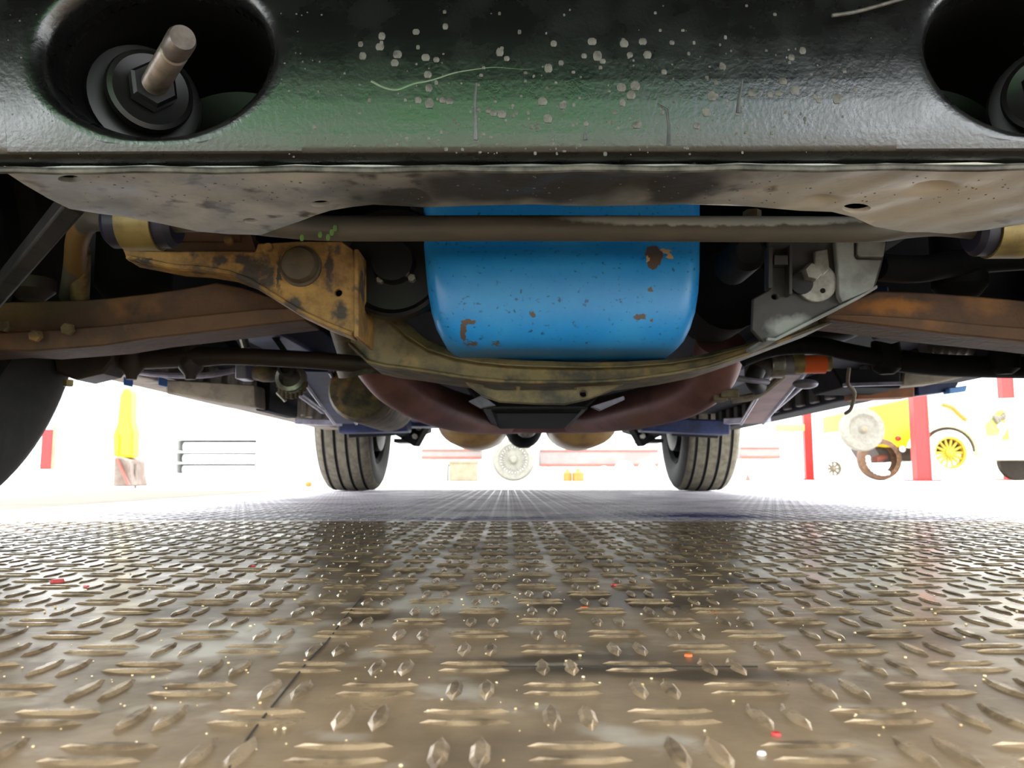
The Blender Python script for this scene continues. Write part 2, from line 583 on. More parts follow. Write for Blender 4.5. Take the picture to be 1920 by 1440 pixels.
def yface(z):
    if z <= prof[0][0]: return prof[0][1]
    for (za, ya), (zb, yb) in zip(prof, prof[1:]):
        if z <= zb:
            return ya + (yb - ya) * (z - za) / (zb - za)
    return prof[-1][1]


def on_face(px, py):
    Y = .37
    for _ in range(6):
        p = P(px, py, Y); Y = yface(p.z)
    return P(px, py, Y)


cL = on_face(288, 92)
RX = (on_face(500, 92).x - on_face(75, 92).x) / 2
RZ = on_face(288, 92).z - on_face(288, 248).z
xm = (on_face(500, 92).x + on_face(1748, 92).x) / 2
cR = Vector((2 * xm - cL.x, cL.y, cL.z))
zmin, zmax = prof[4][0] + 1e-6, prof[-3][0]
face = MB()


def sgrid(x0, x1, z0, z1, nx, nz):
    v, f = [], []
    zs = sorted([z0 + (z1 - z0) * j / nz for j in range(nz + 1)] + [q[0] for q in prof if z0 + 1e-5 < q[0] < z1 - 1e-5])
    nz = len(zs) - 1
    for j in range(nz + 1):
        z = zs[j]
        for i in range(nx + 1):
            v.append((x0 + (x1 - x0) * i / nx, yface(z), z))
    for j in range(nz):
        for i in range(nx):
            a = j * (nx + 1) + i
            f.append((a, a + 1, a + nx + 2, a + nx + 1))
    face.add(v, f)


HX = RX * 1.30
zlo, zhi = cL.z - RZ * 1.16, cL.z + RZ * 1.16
XE0, XE1 = xm - .40, xm + .40
for a, b, n in ((XE0, cL.x - HX, 10), (cL.x + HX, cR.x - HX, 40), (cR.x + HX, XE1, 10)):
    sgrid(a, b, zmin, zmax, n, 40)
for c in (cL, cR):
    sgrid(c.x - HX, c.x + HX, zmin, zlo, 20, 6)
    sgrid(c.x - HX, c.x + HX, zhi, zmax, 20, 8)
    n, rings = 72, []
    RR = [1, 1.015, 1.04, 1.08, 1.13, 1.2]
    for rho in RR + ['a', 'b', 'c']:
        ring = []
        for k in range(n):
            q = 2 * math.pi * k / n
            for qc in (math.atan2((zhi - c.z) / RZ, HX / RX),):
                for qq in (qc, math.pi - qc, math.pi + qc, 2 * math.pi - qc):
                    if abs(q - qq) < math.pi / n: q = qq
            cx, cz = math.cos(q), math.sin(q)
            # distance to the rectangle
            dx, dz = RX * cx, RZ * cz
            big = min(HX / abs(dx) if abs(dx) > 1e-9 else 9e9, (zhi - c.z) / abs(dz) if abs(dz) > 1e-9 else 9e9)
            if isinstance(rho, str):
                lim = {'a': .45, 'b': .75, 'c': 1.}[rho]
                m = 1.13 + (big - 1.13) * lim
                off = 0
            else:
                m = 1 + (rho - 1) * (big - 1) / .25 if False else min(rho, 1 + (big - 1) * (rho - 1) / .24 * 1.2)
                off = .007 * max(0, (1.13 - rho) / .13) ** 2.2
            x = c.x + dx * m; z = c.z + dz * m
            ring.append((x, yface(z) + off, z))
        rings.append(ring)
    rings.insert(0, None)
    rings = rings[1:]
    inner = []
    for rho, dy in ((.99, .012), (.98, .022)):
        inner.append([(c.x + RX * rho * math.cos(2 * math.pi * k / n), c.y + dy, c.z + RZ * rho * math.sin(2 * math.pi * k / n)) for k in range(n)])
    face.loft(list(reversed(inner)) + rings, caps=False)
# top return, lower bead and recess
for (za, ya), (zb, yb) in zip(prof[:5], prof[1:5]):
    face.add([(XE0, ya, za), (XE1, ya, za), (XE1, yb, zb), (XE0, yb, zb)], [(0, 1, 2, 3)])
for (za, ya), (zb, yb) in zip(prof[-3:], prof[-2:]):
    face.add([(XE0, ya, za), (XE1, ya, za), (XE1, yb, zb), (XE0, yb, zb)], [(0, 1, 2, 3)])
ZB = onZ(973, 318, 0).z if False else P(973, 318, .380).z
z0, y0 = prof[0]
face.add([(XE0, y0, z0), (XE1, y0, z0), (XE1, .385, z0 - .0003), (XE0, .385, z0 - .0003), (XE1, .385, ZB + .0005), (XE0, .385, ZB + .0005)], [(0, 1, 2, 3), (3, 2, 4, 5)])
bm_ = bmesh.new()
me = bpy.data.meshes.new('front_crossmember')
me.from_pydata(face.v, [], face.f); bm_.from_mesh(me)
bmesh.ops.remove_doubles(bm_, verts=bm_.verts, dist=2e-5)
bmesh.ops.recalc_face_normals(bm_, faces=bm_.faces)
bm_.to_mesh(me); bm_.free()
cc = Vector((xm, .38, .25))
me.transform(Matrix.Translation(-cc))
beam_o = link('front_crossmember', me, cc, black_paint, car, 'glossy black front beam with two deep round cups, spotted with dried drops', smooth=50)

# underside sheet with lobes, drain holes and dents
rear_px = [(8, 322), (45, 347), (90, 372), (130, 390), (230, 407), (300, 418), (370, 431), (430, 440), (490, 440), (525, 430), (560, 418), (590, 405), (620, 396), (660, 389), (700, 386), (800, 386), (900, 384), (1000, 386), (1100, 387), (1200, 384), (1280, 382), (1400, 387), (1500, 392), (1560, 397), (1600, 407), (1640, 422), (1670, 430), (1700, 434), (1740, 437), (1780, 438), (1850, 432), (1920, 420), (2030, 385), (2120, 350), (2200, 324)]
outl = [onZ(x, y, ZB) for x, y in rear_px]
front_l = [Vector((outl[-1].x + (outl[0].x - outl[-1].x) * k / 40, .380, ZB)) for k in range(41)]
outl = outl + front_l
zf = lambda x, y: onZ(x, y, ZB)
hole_list = [(600, 384, 19, 6), (1606, 390, 27, 8), (470, 415, 15, 5), (130, 337, 22, 7)]
co = [Vector((p.x, p.y)) for p in outl]; ed = [(i, (i + 1) % len(co)) for i in range(len(co))]
for h in hole_list:
    lp = ell(*h, zf, 18); s = len(co)
    co += [Vector((p.x, p.y)) for p in lp]; ed += [(s + i, s + (i + 1) % 18) for i in range(18)]
hc = [(zf(h[0], h[1]), (zf(h[0] + h[2], h[1]).x - zf(h[0], h[1]).x)) for h in hole_list]
for i in range(-70, 71):
    for j in range(0, 22):
        x = xm + i * .005; y = .384 + j * .005
        if all((Vector((x, y, ZB)) - c).length > r * 1.5 for c, r in hc):
            co.append(Vector((x, y)))
vs, es, fs, *_ = delaunay_2d_cdt(co, ed, [], 1, 1e-7)
fs = cut_holes(vs, fs, [[(p.x, p.y) for p in ell(*h, zf, 18)] for h in hole_list])
dents = [(zf(1750, 352), .009, .0075), (zf(1535, 376), .008, .005), (zf(1390, 355), .016, .002), (zf(1180, 350), .02, .003), (zf(690, 365), .014, .0025), (zf(380, 363), .012, .0012), (zf(250, 372), .02, .0015), (zf(960, 372), .014, .0018), (zf(1050, 345), .016, .0016)]


def under_z(p):
    z = ZB
    for c, r, a in dents:
        z += a * math.exp(-((p.x - c.x) ** 2 + ((p.y - c.y) * 1.3) ** 2) / r ** 2)
    z += .0007 * math.sin(p.x * 60 + 1) * math.sin(p.y * 90) + .0004 * math.sin(p.x * 170 + p.y * 120)
    return z


add_marks(dusty_black, [(tuple(zf(1000, 352)), (.085, .03, .02)), (tuple(zf(1270, 350)), (.03, .03, .02)), (tuple(zf(760, 372)), (.03, .02, .02))], (52, 50, 49), noise=.008, nscale=40, soft=.4)
add_marks(dusty_black, [(tuple(zf(1720, 375)), (.07, .045, .02))], (196, 186, 170), noise=.01, nscale=30, soft=.5)  # paler right lobe: light from the right put into the sheet's colour
sm = MB()
n = len(vs)
sm.v = [Vector((p.x, p.y, under_z(p))) for p in vs] + [Vector((p.x, p.y, under_z(p) + .0025)) for p in vs]
cnt = set()
for q in fs:
    sm.f.append(tuple(q)); sm.f.append(tuple(n + i for i in reversed(q)))
    for i in range(len(q)): cnt.add((q[i], q[(i + 1) % len(q)]))
for a, b in cnt:
    if (b, a) not in cnt: sm.f.append((b, a, n + a, n + b))
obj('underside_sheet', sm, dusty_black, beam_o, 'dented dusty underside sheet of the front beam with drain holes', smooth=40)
lip = MB()
lip.tube([(XE0 + .01 + i * .02, .3808, ZB + .0006 + .0005 * math.sin(i * 1.7)) for i in range(40)], .0019, 8)
obj('folded_lip', lip, lip_paint, beam_o)
for c in (cL, cR):
    cup = MB()
    rr_ = [[(c.x + RX * rho * math.cos(2 * math.pi * k / 60), c.y + dy, c.z + RZ * rho * math.sin(2 * math.pi * k / 60)) for k in range(60)] for rho, dy in ((.985, .016), (.975, .03), (.96, .07), (.93, .10), (.85, .112), (.5, .115), (.05, .115))]
    obj('strut_cup', cup.loft(rr_, caps=False), cup_black, beam_o, 'deep black round cup')
bk = MB().box((cL.x + .06, .445, ZB + .012), (cR.x - .06, .452, .40))
obj('light_block', bk, black, beam_o, smooth=0)  # unseen plate added behind the beam to block light

# strut rod ends inside the cups
for sgn, c in ((1, cL), (-1, cR)):
    def mir(p):
        return p if sgn == 1 else Vector((2 * xm - p.x, p.y, p.z))
    sh_ = Vector((0, 0, 0)) if sgn == 1 else Vector((.007, 0, -.002))
    tip = mir(P(343, 70, .347)) + sh_; base = mir(P(281, 172, .405)) + sh_
    ax = (tip - base).normalized()
    L_ = (tip - base).length
    rod = empty('dummy', (0, 0, 0), None, None); bpy.data.objects.remove(rod)
    r = .0067
    mb = MB()
    pr = [(-.02, r)]
    d = 0
    while d < L_ * .74:
        pr += [(d, r), (d + .0006, r * .94)]
        d += .0012
    pr += [(L_ * .76, r), (L_ * .77, r * .86), (L_ * .82, r * .86), (L_ * .83, r), (L_ * .965, r), (L_, r * .86)]
    mb.lathe(base, ax, pr, 28)
    st = obj('strut_rod_stud', mb, stud_steel, beam_o, 'threaded grey strut rod end', smooth=50)
    mb = MB(); hexhead(mb, base + ax * .004, ax, .0125, .009)
    obj('hex_nut', mb, cup_black, beam_o, smooth=30)
    mb = MB().lathe(base, ax, [(-.004, .021), (0, .0225), (.003, .0215), (.004, .019), (.0015, .010)], 40)
    obj('washer', mb, cup_black, beam_o)
    mb = MB().lathe(base - ax * .012, ax, [(-.02, .028), (-.004, .031), (.002, .029), (.003, .024), (.0, .01)], 40)
    obj('bushing_retainer', mb, cup_black, beam_o)

# dried droplets, runs
mb = MB()
big = [(745, 102), (740, 118), (798, 108), (818, 112), (835, 50), (802, 140), (804, 165), (843, 190), (941, 213), (1017, 190), (1055, 197), (1027, 221), (1099, 232), (1152, 210), (1191, 161), (1165, 164), (1183, 178), (1167, 192), (1194, 233), (1214, 103), (1181, 103), (1095, 105), (1038, 82), (1205, 78), (1260, 80), (1468, 152), (1536, 188), (1325, 210), (1384, 213), (1306, 235), (1410, 175), (1444, 178), (1355, 125), (1505, 95), (1484, 108), (784, 188), (805, 193), (830, 188), (712, 88), (676, 83), (680, 105), (716, 68), (780, 60), (1052, 118), (1028, 128), (915, 207), (925, 212), (950, 110), (937, 98), (1245, 135), (1120, 105), (1130, 115), (1570, 184), (1460, 175), (1490, 170), (1335, 180), (1110, 78), (1170, 82)]
for (px, py) in big:
    p = on_face(px, py); r = random.uniform(.0013, .0025)
    mb.ball(p, (r, .0004, r * random.uniform(.9, 1.35)), 9, 5)
for k in range(300):
    px = random.gauss(1090, 260); py = 290 - abs(random.gauss(0, 120))
    if not 560 < px < 1660 or py < 5: continue
    p = on_face(px, py); r = random.choice((.0003, .0004, .0005, .0006, .0008, .0010))
    mb.ball(p, (r, .00025, r * random.uniform(.9, 1.8)), 7, 4)
for k in range(60):
    p = on_face(random.choice((random.uniform(0, 160), random.uniform(500, 640))), random.uniform(20, 300)); r = random.uniform(.0003, .0006)
    if ((p.x - cL.x) / RX) ** 2 + ((p.z - cL.z) / RZ) ** 2 > 1.3:
        mb.ball(p, (r, .0003, r), 6, 4)
for k in range(150):
    p = zf(random.uniform(150, 1900), random.uniform(328, 380)); r = random.uniform(.0003, .0009)
    mb.ball((p.x, p.y, under_z(p)), (r, r, .0003), 7, 4)
obj('dried_droplets', mb, droplet, beam_o, 'pale dried water drops', kind='stuff')
mb = MB()
for path in ([(893, 155), (890, 195), (892, 225), (892, 262)], [(1232, 195), (1250, 205), (1254, 235), (1254, 272)], [(1392, 150), (1386, 185), (1384, 212)], [(1302, 265), (1301, 308)], [(1097, 245), (1098, 262)]):
    mb.tube([on_face(*q) + Vector((0, .0003, 0)) for q in path], [.0006] + [.0009] * (len(path) - 2) + [.0013], 8)
obj('water_streaks', mb, streak_m, beam_o, kind='stuff')
mb = MB()
pth = smoothpath([on_face(*q) + Vector((0, .0004, 0)) for q in [(696, 152), (720, 164), (745, 168), (775, 157), (810, 150), (850, 137), (890, 130), (930, 126), (980, 130), (1030, 128), (1060, 140)]], 4)
mb.tube(pth, [.0007 * (1 - .5 * i / len(pth)) for i in range(len(pth))], 8)
obj('paint_run', mb, green_run, beam_o, 'wavy pale green paint run')
mb = MB()
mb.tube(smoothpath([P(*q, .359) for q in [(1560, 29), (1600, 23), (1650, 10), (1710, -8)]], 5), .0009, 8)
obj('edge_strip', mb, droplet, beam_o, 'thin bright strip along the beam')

# sway bar
sb = smoothpath([P(130, 555, .78), P(140, 500, .71), P(148, 440, .65), P(175, 412, .61), P(240, 418, .585), P(330, 413, .58), P(430, 412, .575), P(520, 421, .565), P(640, 428, .56), P(1000, 428, .56), P(1500, 430, .56), P(1640, 430, .56), P(1700, 423, .57), P(1770, 420, .58), P(1880, 432, .585), P(1990, 445, .61), P(2030, 480, .66), P(2050, 560, .75)], 5)
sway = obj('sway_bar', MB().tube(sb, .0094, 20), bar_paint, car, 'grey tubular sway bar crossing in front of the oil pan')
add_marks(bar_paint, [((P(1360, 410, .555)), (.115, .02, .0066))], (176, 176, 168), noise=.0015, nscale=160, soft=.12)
add_marks(bar_paint, [((P(150, 470, .67)), (.03, .1, .05))], (128, 98, 56), noise=.004)
for x, sg in ((268, 1), (1885, -1)):
    m_ = P(x, 420 if sg == 1 else 434, .583)
    axx = Vector((1, 0, .0))
    mb = MB().lathe(m_ - axx * .026, axx, [(0, .015), (.004, .0185), (.048, .0185), (.052, .015)], 28)
    obj('bushing', mb, purple_rubber, sway, 'dark indigo rubber bushing')
    mb = MB().lathe(m_ - axx * .013, axx, [(0, .0187), (.0, .0203), (.026, .0203), (.026, .0187)], 28)
    mb.box((m_.x - .013, m_.y - .018, m_.z), (m_.x + .013, m_.y - .016, m_.z + .035))
    mb.box((m_.x - .013, m_.y + .016, m_.z), (m_.x + .013, m_.y + .018, m_.z + .035))
    obj('strap', mb, brass, sway, 'brass-coloured bushing strap')

# green leaf scraps stuck on the bar
mb = MB()
for px, py in ((566, 446), (600, 440), (622, 436), (628, 428), (615, 445)):
    p = P(px, py, .5503)
    mb.ball(p, (.0016, .0006, .0028), 7, 5)
obj('leaf_scraps', mb, mat('green_scrap', (110, 150, 80), rough=.6), sway)

# oil pan
lev = [(300, 793, 1314, .680, .016), (385, 793, 1314, .680, .016), (448, 793, 1314, .679, .014), (462, 794, 1314, .675, .015), (474, 795, 1314, .667, .017), (486, 796, 1314, .6625, .018), (500, 797, 1314, .6615, .018), (540, 801, 1312, .663, .018), (580, 808, 1306, .6655, .019), (610, 817, 1297, .669, .020), (632, 829, 1286, .675, .022), (648, 845, 1272, .685, .022), (657, 860, 1262, .697, .020), (663, 885, 1248, .718, .016)]
rings = []
YB = .86


def rrect(x0, x1, y0, y1, z, r, m=6, dip=0):
    pts = []
    for cx, cy, a0 in ((x1 - r, y0 + r, -90), (x1 - r, y1 - r, 0), (x0 + r, y1 - r, 90), (x0 + r, y0 + r, 180)):
        for k in range(m + 1):
            a = math.radians(a0 + 90 * k / m)
            x = cx + r * math.cos(a)
            pts.append((x, cy + r * math.sin(a), z))
    return pts


for py, xl, xr, Y, r in lev:
    a = P(xl, py, Y + r * .6); b = P(xr, py, Y + r * .6); z = P(973, py, Y).z
    rings.append(rrect(a.x, b.x, Y, YB - (.03 if py > 640 else 0), z, r))
pan = obj('oil_pan', MB().loft(rings), blue_pan, car, 'chipped bright blue oil pan behind the sway bar', smooth=60)
# chips
pmark = lambda px, py, rx, ry, Y=.668: (tuple(P(px, py, Y)), (rx * Y / F, .02, ry * Y / F))
add_marks(blue_pan, [pmark(1226, 478, 17, 26), pmark(1222, 495, 12, 14), pmark(878, 604, 15, 6), pmark(868, 622, 6, 18), pmark(880, 640, 20, 5), pmark(928, 640, 10, 4), pmark(999, 590, 6, 5), pmark(1200, 595, 11, 6), pmark(1222, 601, 4, 3), pmark(1219, 545, 5, 4), pmark(1208, 650, 18, 4), pmark(1252, 645, 8, 5)], (96, 80, 72), noise=.0018, nscale=220)
add_marks(blue_pan, [pmark(1249, 470, 10, 7), pmark(1254, 483, 6, 7), pmark(1213, 487, 3, 8)], (214, 170, 110), noise=.0016, nscale=300)

# engine front: block, timing cover, crank pulley
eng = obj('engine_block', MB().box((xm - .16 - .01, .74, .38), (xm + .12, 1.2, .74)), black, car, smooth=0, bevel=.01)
pc = P(742, 500, .70)
mb = MB().lathe(pc, (0, -1, 0), [(0, .05), (.018, .05), (.02, .047), (.012, .042), (.012, .02), (.022, .018), (.022, .002)], 40)
pul = obj('crank_pulley', mb, cup_black, car, 'black crank pulley with three bolts')
for px, py in ((714, 526), (742, 521), (773, 523)):
    p = P(px, py, .688); mb = MB(); hexhead(mb, p, (0, -1, 0), .0038, .005)
    obj('bolt', mb, silver, pul, smooth=30)
mb = MB().tube(smoothpath([P(735, 580, .705), P(765, 572, .7), P(798, 560, .7), P(830, 545, .7)], 4), .0042, 10)
obj('timing_ring', mb, lilac, pul, 'pale ring edge')

# left control arm bracket: rusty tan gusset
Yb = .655
bl = [(228, 462), (262, 470), (330, 471), (420, 470), (478, 472), (483, 456), (560, 452), (640, 452), (662, 468), (668, 500), (670, 560), (669, 610), (660, 632), (610, 612), (560, 588), (515, 560), (470, 532), (430, 517), (380, 509), (330, 506), (280, 496), (238, 488)]
br = obj('control_arm_bracket', MB().plate([P(x, y, Yb) for x, y in bl], (0, .007, 0), [ell(634, 548, 7, 7, lambda a, b: P(a, b, Yb), 14)]), tan_rust, car, 'rusty tan gusset bracket with a large round bolt, left of the blue pan', bevel=.0012)
fl_ = MB()
edge = [(238, 489), (280, 497), (330, 507), (380, 510), (430, 518), (470, 533), (515, 561), (560, 589), (610, 613), (660, 633)]
rg = []
for x, y in edge:
    p = P(x, y, Yb)
    rg.append([p + Vector((0, -.003, .001)), p + Vector((0, .022, .0)), p + Vector((0, .022, .004)), p + Vector((0, -.003, .005))])
fl_.loft(rg)
obj('flange', fl_, tan_rust, br, bevel=.001)
rg = [[p + Vector(d) for d in ((0, -.002, 0), (0, .07, 0), (.004, .07, 0), (.004, -.002, 0))] for p in (P(664, 632, Yb), P(664, 560, Yb), P(664, 468, Yb))]
obj('side_flange', MB().loft(rg), tan_rust, br, bevel=.001)
mb = MB().lathe(P(565, 500, Yb), (0, -1, 0), [(0, .0175), (.003, .0175), (.0035, .0155), (.007, .0155), (.011, .0135), (.0125, .008)], 30)
add_marks(tan_rust, [(tuple(P(617, 505, Yb)), (.0034, .02, .016)), (tuple(P(524, 508, Yb)), (.0018, .02, .015)), (tuple(P(455, 486, Yb)), (.007, .02, .0045)), (tuple(P(478, 502, Yb)), (.008, .02, .004)), (tuple(P(412, 488, Yb)), (.006, .02, .004)), (tuple(P(270, 490, Yb)), (.01, .02, .003)), (tuple(P(638, 585, Yb)), (.006, .02, .009))], (66, 58, 50), noise=.003, nscale=200, soft=.35)  # narrow upright marks paint slot shade beside the bolt; the rest are smears
obj('pivot_bolt', mb, bolt_brown, br, 'large round grimy pivot bolt')
mb = MB().box(P(300, 452, .66), P(480, 436, .70)); mb.plate([P(x, y, .665) for x, y in [(232, 462), (300, 440), (400, 428), (470, 440), (480, 470), (330, 470)]], (0, .03, 0))
obj('bracket_web', mb, brown_rust, br)
for px, py in ((430, 452), (505, 465)):
    mb = MB().lathe(P(px, py, .655), (0, -1, 0), [(0, .004), (.004, .0035)], 12)
    obj('rivet', mb, tan_rust, br)

# right control arm bracket: grey plate with eccentric washer
Yr = .66
rl = [(1440, 452), (1440, 545), (1412, 560), (1410, 618), (1430, 640), (1452, 640), (1500, 615), (1560, 585), (1610, 560), (1640, 542), (1652, 505), (1664, 452)]
rb = obj('control_arm_bracket', MB().plate([P(x, y, Yr) for x, y in rl], (0, .006, 0), [ell(1453, 556, 6, 5, lambda a, b: P(a, b, Yr), 12)]), grey_dust, car, 'grey dusty bracket plate with an eccentric bolt washer, right of the blue pan', bevel=.001)
add_marks(grey_dust, [(tuple(P(1485, 614, Yr)), (.018, .05, .010))], (140, 142, 138), noise=.004, soft=.4)
mb = MB().plate([P(x, y, Yr - .008) for x, y in [(1567, 452), (1571, 500), (1573, 552), (1580, 566), (1612, 552), (1638, 540), (1654, 487), (1606, 486), (1602, 480), (1602, 452)]], (0, .008, 0))
obj('gusset_face', mb, pale_dust, rb, 'pale dusty gusset face', bevel=.001)
mb = MB()
rg = []
for x, y in [(1436, 640), (1452, 641), (1500, 616), (1560, 586), (1610, 561), (1642, 542)]:
    p = P(x, y, Yr)
    rg.append([p + Vector((0, -.004, 0)), p + Vector((0, .06, 0)), p + Vector((0, .06, .003)), p + Vector((0, -.004, .003))])
obj('flange', mb.loft(rg), pale_dust, rb, bevel=.0008)
ew = P(1528, 531, Yr)
w_ = obj('eccentric_washer', MB().lathe(ew, (0, -1, 0), [(-.001, .0172), (.0035, .0172), (.0042, .0165), (.0042, .002)], 36), silver, rb, 'bright round eccentric washer')
mb = MB(); hexhead(mb, P(1518, 514, .656), (0, -1, 0), .0078, .010)
obj('bolt_head', mb, silver, rb, smooth=30)
mb = MB().lathe(P(1543, 545, .6555), (0, -1, 0), [(-.001, .0021), (.0004, .0021)], 12)
obj('punch_hole', mb, black, rb)
mb = MB().lathe(P(1503, 531, .6552), (0, -1, 0), [(-.002, .0095), (.001, .0095), (.0012, .008)], 24)
obj('cam_recess', mb, dark_metal, rb)
mb = MB().plate([P(x, y, .652) for x, y in [(1608, 452), (1662, 452), (1658, 481), (1612, 481), (1608, 476)]], (0, .008, 0))
obj('raised_tab', mb, pale_dust, rb, bevel=.0015)
mb = MB().plate([P(x, y, .653) for x, y in [(1528, 470), (1552, 466), (1556, 505), (1540, 520), (1528, 505)]], (0, .007, 0))
obj('cam_stop', mb, silver, rb, bevel=.001)
for x0_, x1_, y0_, y1_ in ((1441, 1449, 462, 540), (1480, 1486, 458, 552), (1452, 1478, 478, 496)):
    mb = MB().plate([P(x0_, y0_, .648), P(x1_, y0_, .648), P(x1_, y1_, .648), P(x0_, y1_, .648)], (0, .012, 0))
    obj('bracket_rib', mb, grey_dust, rb, bevel=.0006)

# lower control arms
def arm(secs, Y, mtl, label):
    mb = MB(); rg = []
    for x, yt, yl, yb in secs:
        t, b = P(x, yt, Y), P(x, yb, Y)
        l = P(x, yl, Y)
        rg.append([t + Vector((0, .006, 0)), l + Vector((0, .002, 0)), l + Vector((0, -.008, -.001)), b + Vector((0, -.004, 0)), b + Vector((0, .05, 0)), t + Vector((0, .05, 0))])
    return obj('lower_control_arm', mb.loft(rg), mtl, car, label, smooth=25, bevel=.0015)


al = arm([(-320, 600, 640, 680), (-100, 572, 628, 664), (0, 564, 625, 657), (60, 562, 622, 660), (140, 560, 617, 654), (200, 556, 612, 649), (280, 547, 604, 636), (360, 535, 594, 627), (400, 527, 590, 622), (450, 536, 585, 616), (500, 553, 580, 610), (575, 572, 578, 602)], .735, brown_rust, 'long brown rusty lower control arm on the left')
mb = MB()
for px, py in ((12, 612), (130, 618), (70, 630)):
    mb = MB(); hexhead(mb, P(px, py, .722), (0, -1, 0), .006, .006)
    obj('rivet', mb, olive_grime, al, smooth=30)
ar = arm([(1545, 588, 591, 600), (1600, 562, 592, 606), (1650, 543, 594, 612), (1700, 544, 597, 618), (1760, 547, 602, 626), (1840, 553, 610, 634), (1920, 560, 616, 642), (2250, 600, 640, 680)], .735, brown_rust, 'brown rusty lower control arm with an orange patch on the right')
add_marks(brown_rust, [(tuple(P(1680, 573, .735)), (.03, .08, .007))], (158, 100, 38), noise=.004, soft=.5)
rod = obj('strut_rod', MB().beam(P(150, 362, .47), P(-60, 615, .70),   .025, .012, up=(0, -1, .3)), dark_metal, car, 'grey flat strut rod slanting down at far left', bevel=.002)

# engine crossmember slung under the pan
cs = [(655, 470, 648), (690, 505, 682), (725, 555, 690), (760, 600, 694), (800, 634, 700), (850, 655, 708), (900, 664, 715), (950, 670, 719), (1000, 673, 720), (1100, 676, 720), (1180, 675, 715), (1260, 671, 704), (1330, 660, 690), (1400, 643, 667), (1470, 612, 640), (1560, 565, 606), (1640, 520, 566)]
rg = []
for x, yt, yb in cs:
    Y = .735
    t, b = P(x, yt, Y), P(x, yb, Y + .012)
    m1 = t.lerp(b, .30); m2 = t.lerp(b, .36)
    rg.append([t + Vector((0, .01, 0)), m1, m2 + Vector((0, .008, 0)), b + Vector((0, .004, .004)), b + Vector((0, -.004, .003)), b + Vector((0, -.004, 0)), b + Vector((0, .08, 0)), t + Vector((0, .08, 0))])
xmem = obj('engine_crossmember', MB().loft(rg), olive_grime, car, 'grimy olive brown crossmember curving under the blue oil pan', smooth=30, bevel=.001)
sk = [(862, 705), (880, 724), (905, 742), (935, 753), (1000, 757), (1060, 758), (1105, 748), (1145, 733), (1200, 705), (1100, 700), (960, 700)]
fn = lambda a, b: P(a, b, .77)
sl1 = [fn(*q) for q in [(906, 719), (968, 724), (968, 731), (930, 730), (908, 725)]]
sl2 = [fn(*q) for q in [(975, 725), (1080, 725), (1080, 730), (975, 731)]]
obj('skid_plate', MB().plate([fn(*q) for q in sk], (0, .012, 0), [sl1, sl2, ell(1094, 738, 7, 6, fn, 12)]), olive_grime, xmem, bevel=.0012)

# steering linkage
tl = smoothpath([P(105, 688, .98), P(180, 678, .97), P(260, 674, .96), P(420, 668, .95), P(560, 674, .95), P(640, 680, .95), P(740, 688, .96)], 4)
tie = obj('tie_rod', MB().tube(tl, [.0125 if i < 12 else .0105 for i in range(len(tl))], 14), dark_rust, car, 'dark rusty tie rod behind the left control arm')
for x in (250, 360):
    mb = MB().lathe(P(x, 640, .955), (0, 0, -1), [(0, .011), (.025, .015), (.034, .014), (.042, .007), (.047, .006)], 16)
    obj('tie_rod_clamp', mb, dark_rust, tie)
kn = MB().plate([P(x, y, .93) for x, y in [(95, 640), (200, 640), (215, 670), (190, 700), (140, 712), (105, 700)]], (0, .05, 0))
obj('steering_arm', kn, dark_rust, tie, bevel=.004)
mb = MB(); hexhead(mb, P(128, 712, .93), (0, 0, -1), .006, .008)
obj('castle_nut', mb, brass, tie)
mb = MB(); hexhead(mb, P(200, 680, .94), (0, -1, 0), .006, .006)
obj('nut', mb, olive_grime, tie)
tr = smoothpath([P(1390, 672, .93), P(1450, 652, .93), P(1530, 648, .93), P(1600, 662, .94), P(1680, 676, .95), P(1790, 686, .96), P(1980, 690, .97)], 4)
tie2 = obj('tie_rod', MB().tube(tr, [.0105 if i < 15 else .0135 for i in range(len(tr))], 14), black, car, 'black tie rod behind the right control arm')
for x in (1660, 1880):
    mb = MB().lathe(P(x, 640, .95), (0, 0, -1), [(0, .016), (.02, .018), (.034, .016), (.04, .008)], 16)
    obj('tie_rod_end', mb, black, tie2)
obj('grease_boot', MB().ball(P(1560, 622, .98), (.032, .03, .012), 16, 8), black, tie2)
mb = MB()
rg = []
for x in range(1730, 1822, 8):
    p = P(x, 645, 1.0); r = .016 if (x // 8) % 2 else .013
    rg.append([p + Vector((0, r * math.cos(a * math.pi / 8), r * math.sin(a * math.pi / 8))) for a in range(16)])
obj('ribbed_boot', mb.loft(rg), grey_dust, tie2, smooth=60)

# exhaust pipes, gearbox
el = smoothpath([P(668, 600, .98), P(700, 665, 1.0), P(738, 715, 1.05), P(790, 748, 1.12), P(845, 769, 1.22), P(900, 780, 1.36), P(960, 784, 1.55), P(985, 787, 1.9)], 5)
ex1 = obj('exhaust_pipe', MB().tube(el, .031, 22), exhaust, car, 'plum-brown exhaust pipe sweeping down from the left')
er = smoothpath([P(1352, 640, .98), P(1335, 700, 1.02), P(1290, 738, 1.08), P(1215, 762, 1.18), P(1140, 775, 1.32), P(1070, 782, 1.5), P(1020, 785, 1.7), P(1010, 788, 1.95)], 5)
ex2 = obj('exhaust_pipe', MB().tube(er, .031, 22), exhaust, car, 'plum-brown exhaust pipe sweeping down from the right')
obj('crossover', MB().tube([P(905, 778, 1.5), P(1000, 780, 1.48), P(1115, 780, 1.5)], .032, 20), exhaust, ex1)
mb = MB().lathe(P(692, 672, .985), (.25, .3, -.9), [(-.05, .036), (.0, .036), (.002, .043), (.012, .043), (.013, .036)], 26)
obj('collector_flange', mb, olive_grime, ex1, 'grimy round collector flange')
